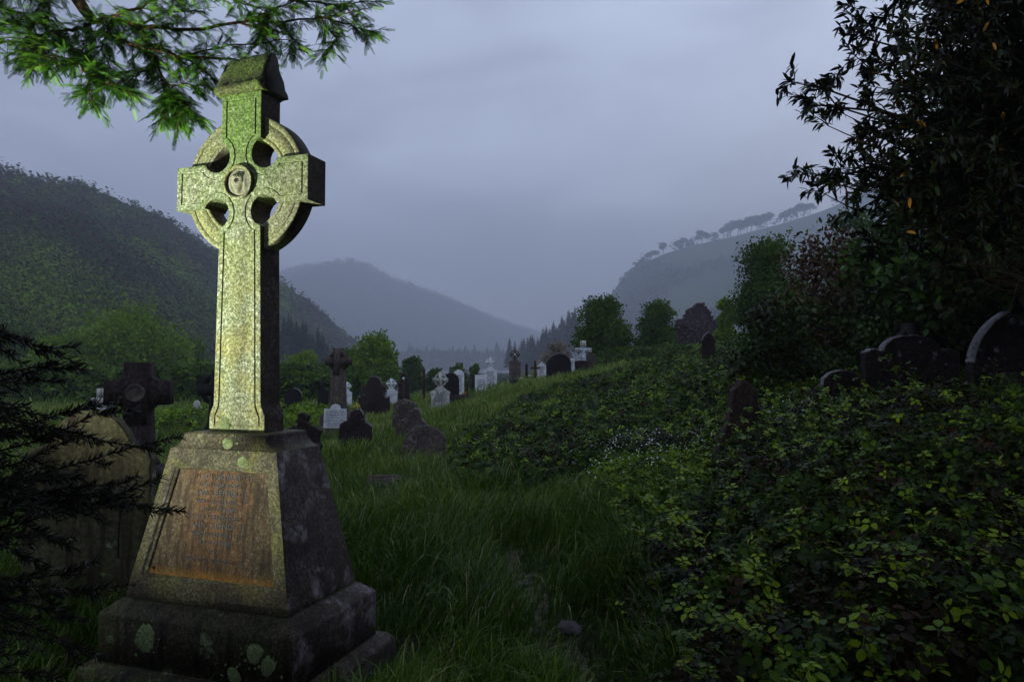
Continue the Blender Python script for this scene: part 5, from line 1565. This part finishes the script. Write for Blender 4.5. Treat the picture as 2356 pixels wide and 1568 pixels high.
# ------------------------------------------------------------------ haze
m = bpy.data.materials.new('haze'); m.use_nodes = True; nt = m.node_tree; nt.nodes.clear()
o = nt.nodes.new('ShaderNodeOutputMaterial'); v = nt.nodes.new('ShaderNodeVolumePrincipled')
v.inputs['Color'].default_value = (.80, .84, .95, 1); v.inputs['Density'].default_value = .0008; v.inputs['Anisotropy'].default_value = 0
nt.links.new(v.outputs[0], o.inputs['Volume'])
A = Acc(); A.box(-3000, 3000, -200, 3400, -8, 520); tag(A.build('haze', m), 'blue evening haze filling the valley', 'haze', None, 'stuff')

# ------------------------------------------------------------------ light
w = bpy.data.worlds.new('World'); SC.world = w; w.use_nodes = True; nt = w.node_tree; nt.nodes.clear()
out = nt.nodes.new('ShaderNodeOutputWorld'); bg = nt.nodes.new('ShaderNodeBackground'); nt.links.new(bg.outputs[0], out.inputs[0])
SUN_EL, SUN_ROT = R(12), R(35)
sk = nt.nodes.new('ShaderNodeTexSky'); sk.sky_type = 'NISHITA'; sk.sun_disc = False; sk.sun_elevation = SUN_EL; sk.sun_rotation = SUN_ROT
vc = coords(nt, 'Generated', sc=(1, 1, 2.0), loc=(.3, .2, 0)); n1 = noise(nt, vc, 1.3, 3, .45, .5)
n3 = noise(nt, coords(nt, 'Generated', sc=(1, 1, 3), loc=(3, 1, 0)), 3.0, 4, .5, .6)
nn = mth(nt, 'ADD', mth(nt, 'MULTIPLY', n1, .62), mth(nt, 'MULTIPLY', n3, .38))
Xs = sep(nt, coords(nt, 'Generated'))
nn = mth(nt, 'ADD', nn, mth(nt, 'ADD', mth(nt, 'MULTIPLY', Xs[0], .10), mth(nt, 'MULTIPLY', mth(nt, 'SUBTRACT', Xs[2], .30), .28)))
cl = ramp(nt, nn, [(.33, (1.65, 1.9, 2.6)), (.5, (2.65, 3.0, 4.0)), (.66, (4.1, 4.7, 6.1))])
c = mixc(nt, .93, sk.outputs[0], cl); nt.links.new(c, bg.inputs[0]); bg.inputs[1].default_value = .105
sd = bpy.data.lights.new('sun', 'SUN'); sd.energy = .12; sd.angle = R(25); sd.color = (1, .93, .85)
so = bpy.data.objects.new('sun', sd); COL.objects.link(so); so.rotation_euler = (math.pi / 2 - SUN_EL, 0, math.pi - SUN_ROT)

sp = bpy.data.lights.new('torch_beam', 'SPOT'); sp.energy = 550; sp.spot_size = R(86); sp.spot_blend = 1.0; sp.shadow_soft_size = .03; sp.color = (1, 1, .86)
spo = bpy.data.objects.new('torch_beam', sp); COL.objects.link(spo); spo.location = (-4.3, 2.35, .75)
spo.rotation_euler = (Vector((-1.45, 4.0, 2.75)) - spo.location).to_track_quat('-Z', 'Y').to_euler()

SC.view_settings.view_transform = 'Standard'; SC.view_settings.look = 'None'; SC.view_settings.gamma = 1; SC.view_settings.exposure = 0.92
SC.cycles.use_denoising = True
SC.cycles.max_bounces = 5; SC.cycles.diffuse_bounces = 2; SC.cycles.glossy_bounces = 2; SC.cycles.volume_bounces = 1; SC.cycles.transmission_bounces = 2
SC.cycles.sample_clamp_indirect = 4
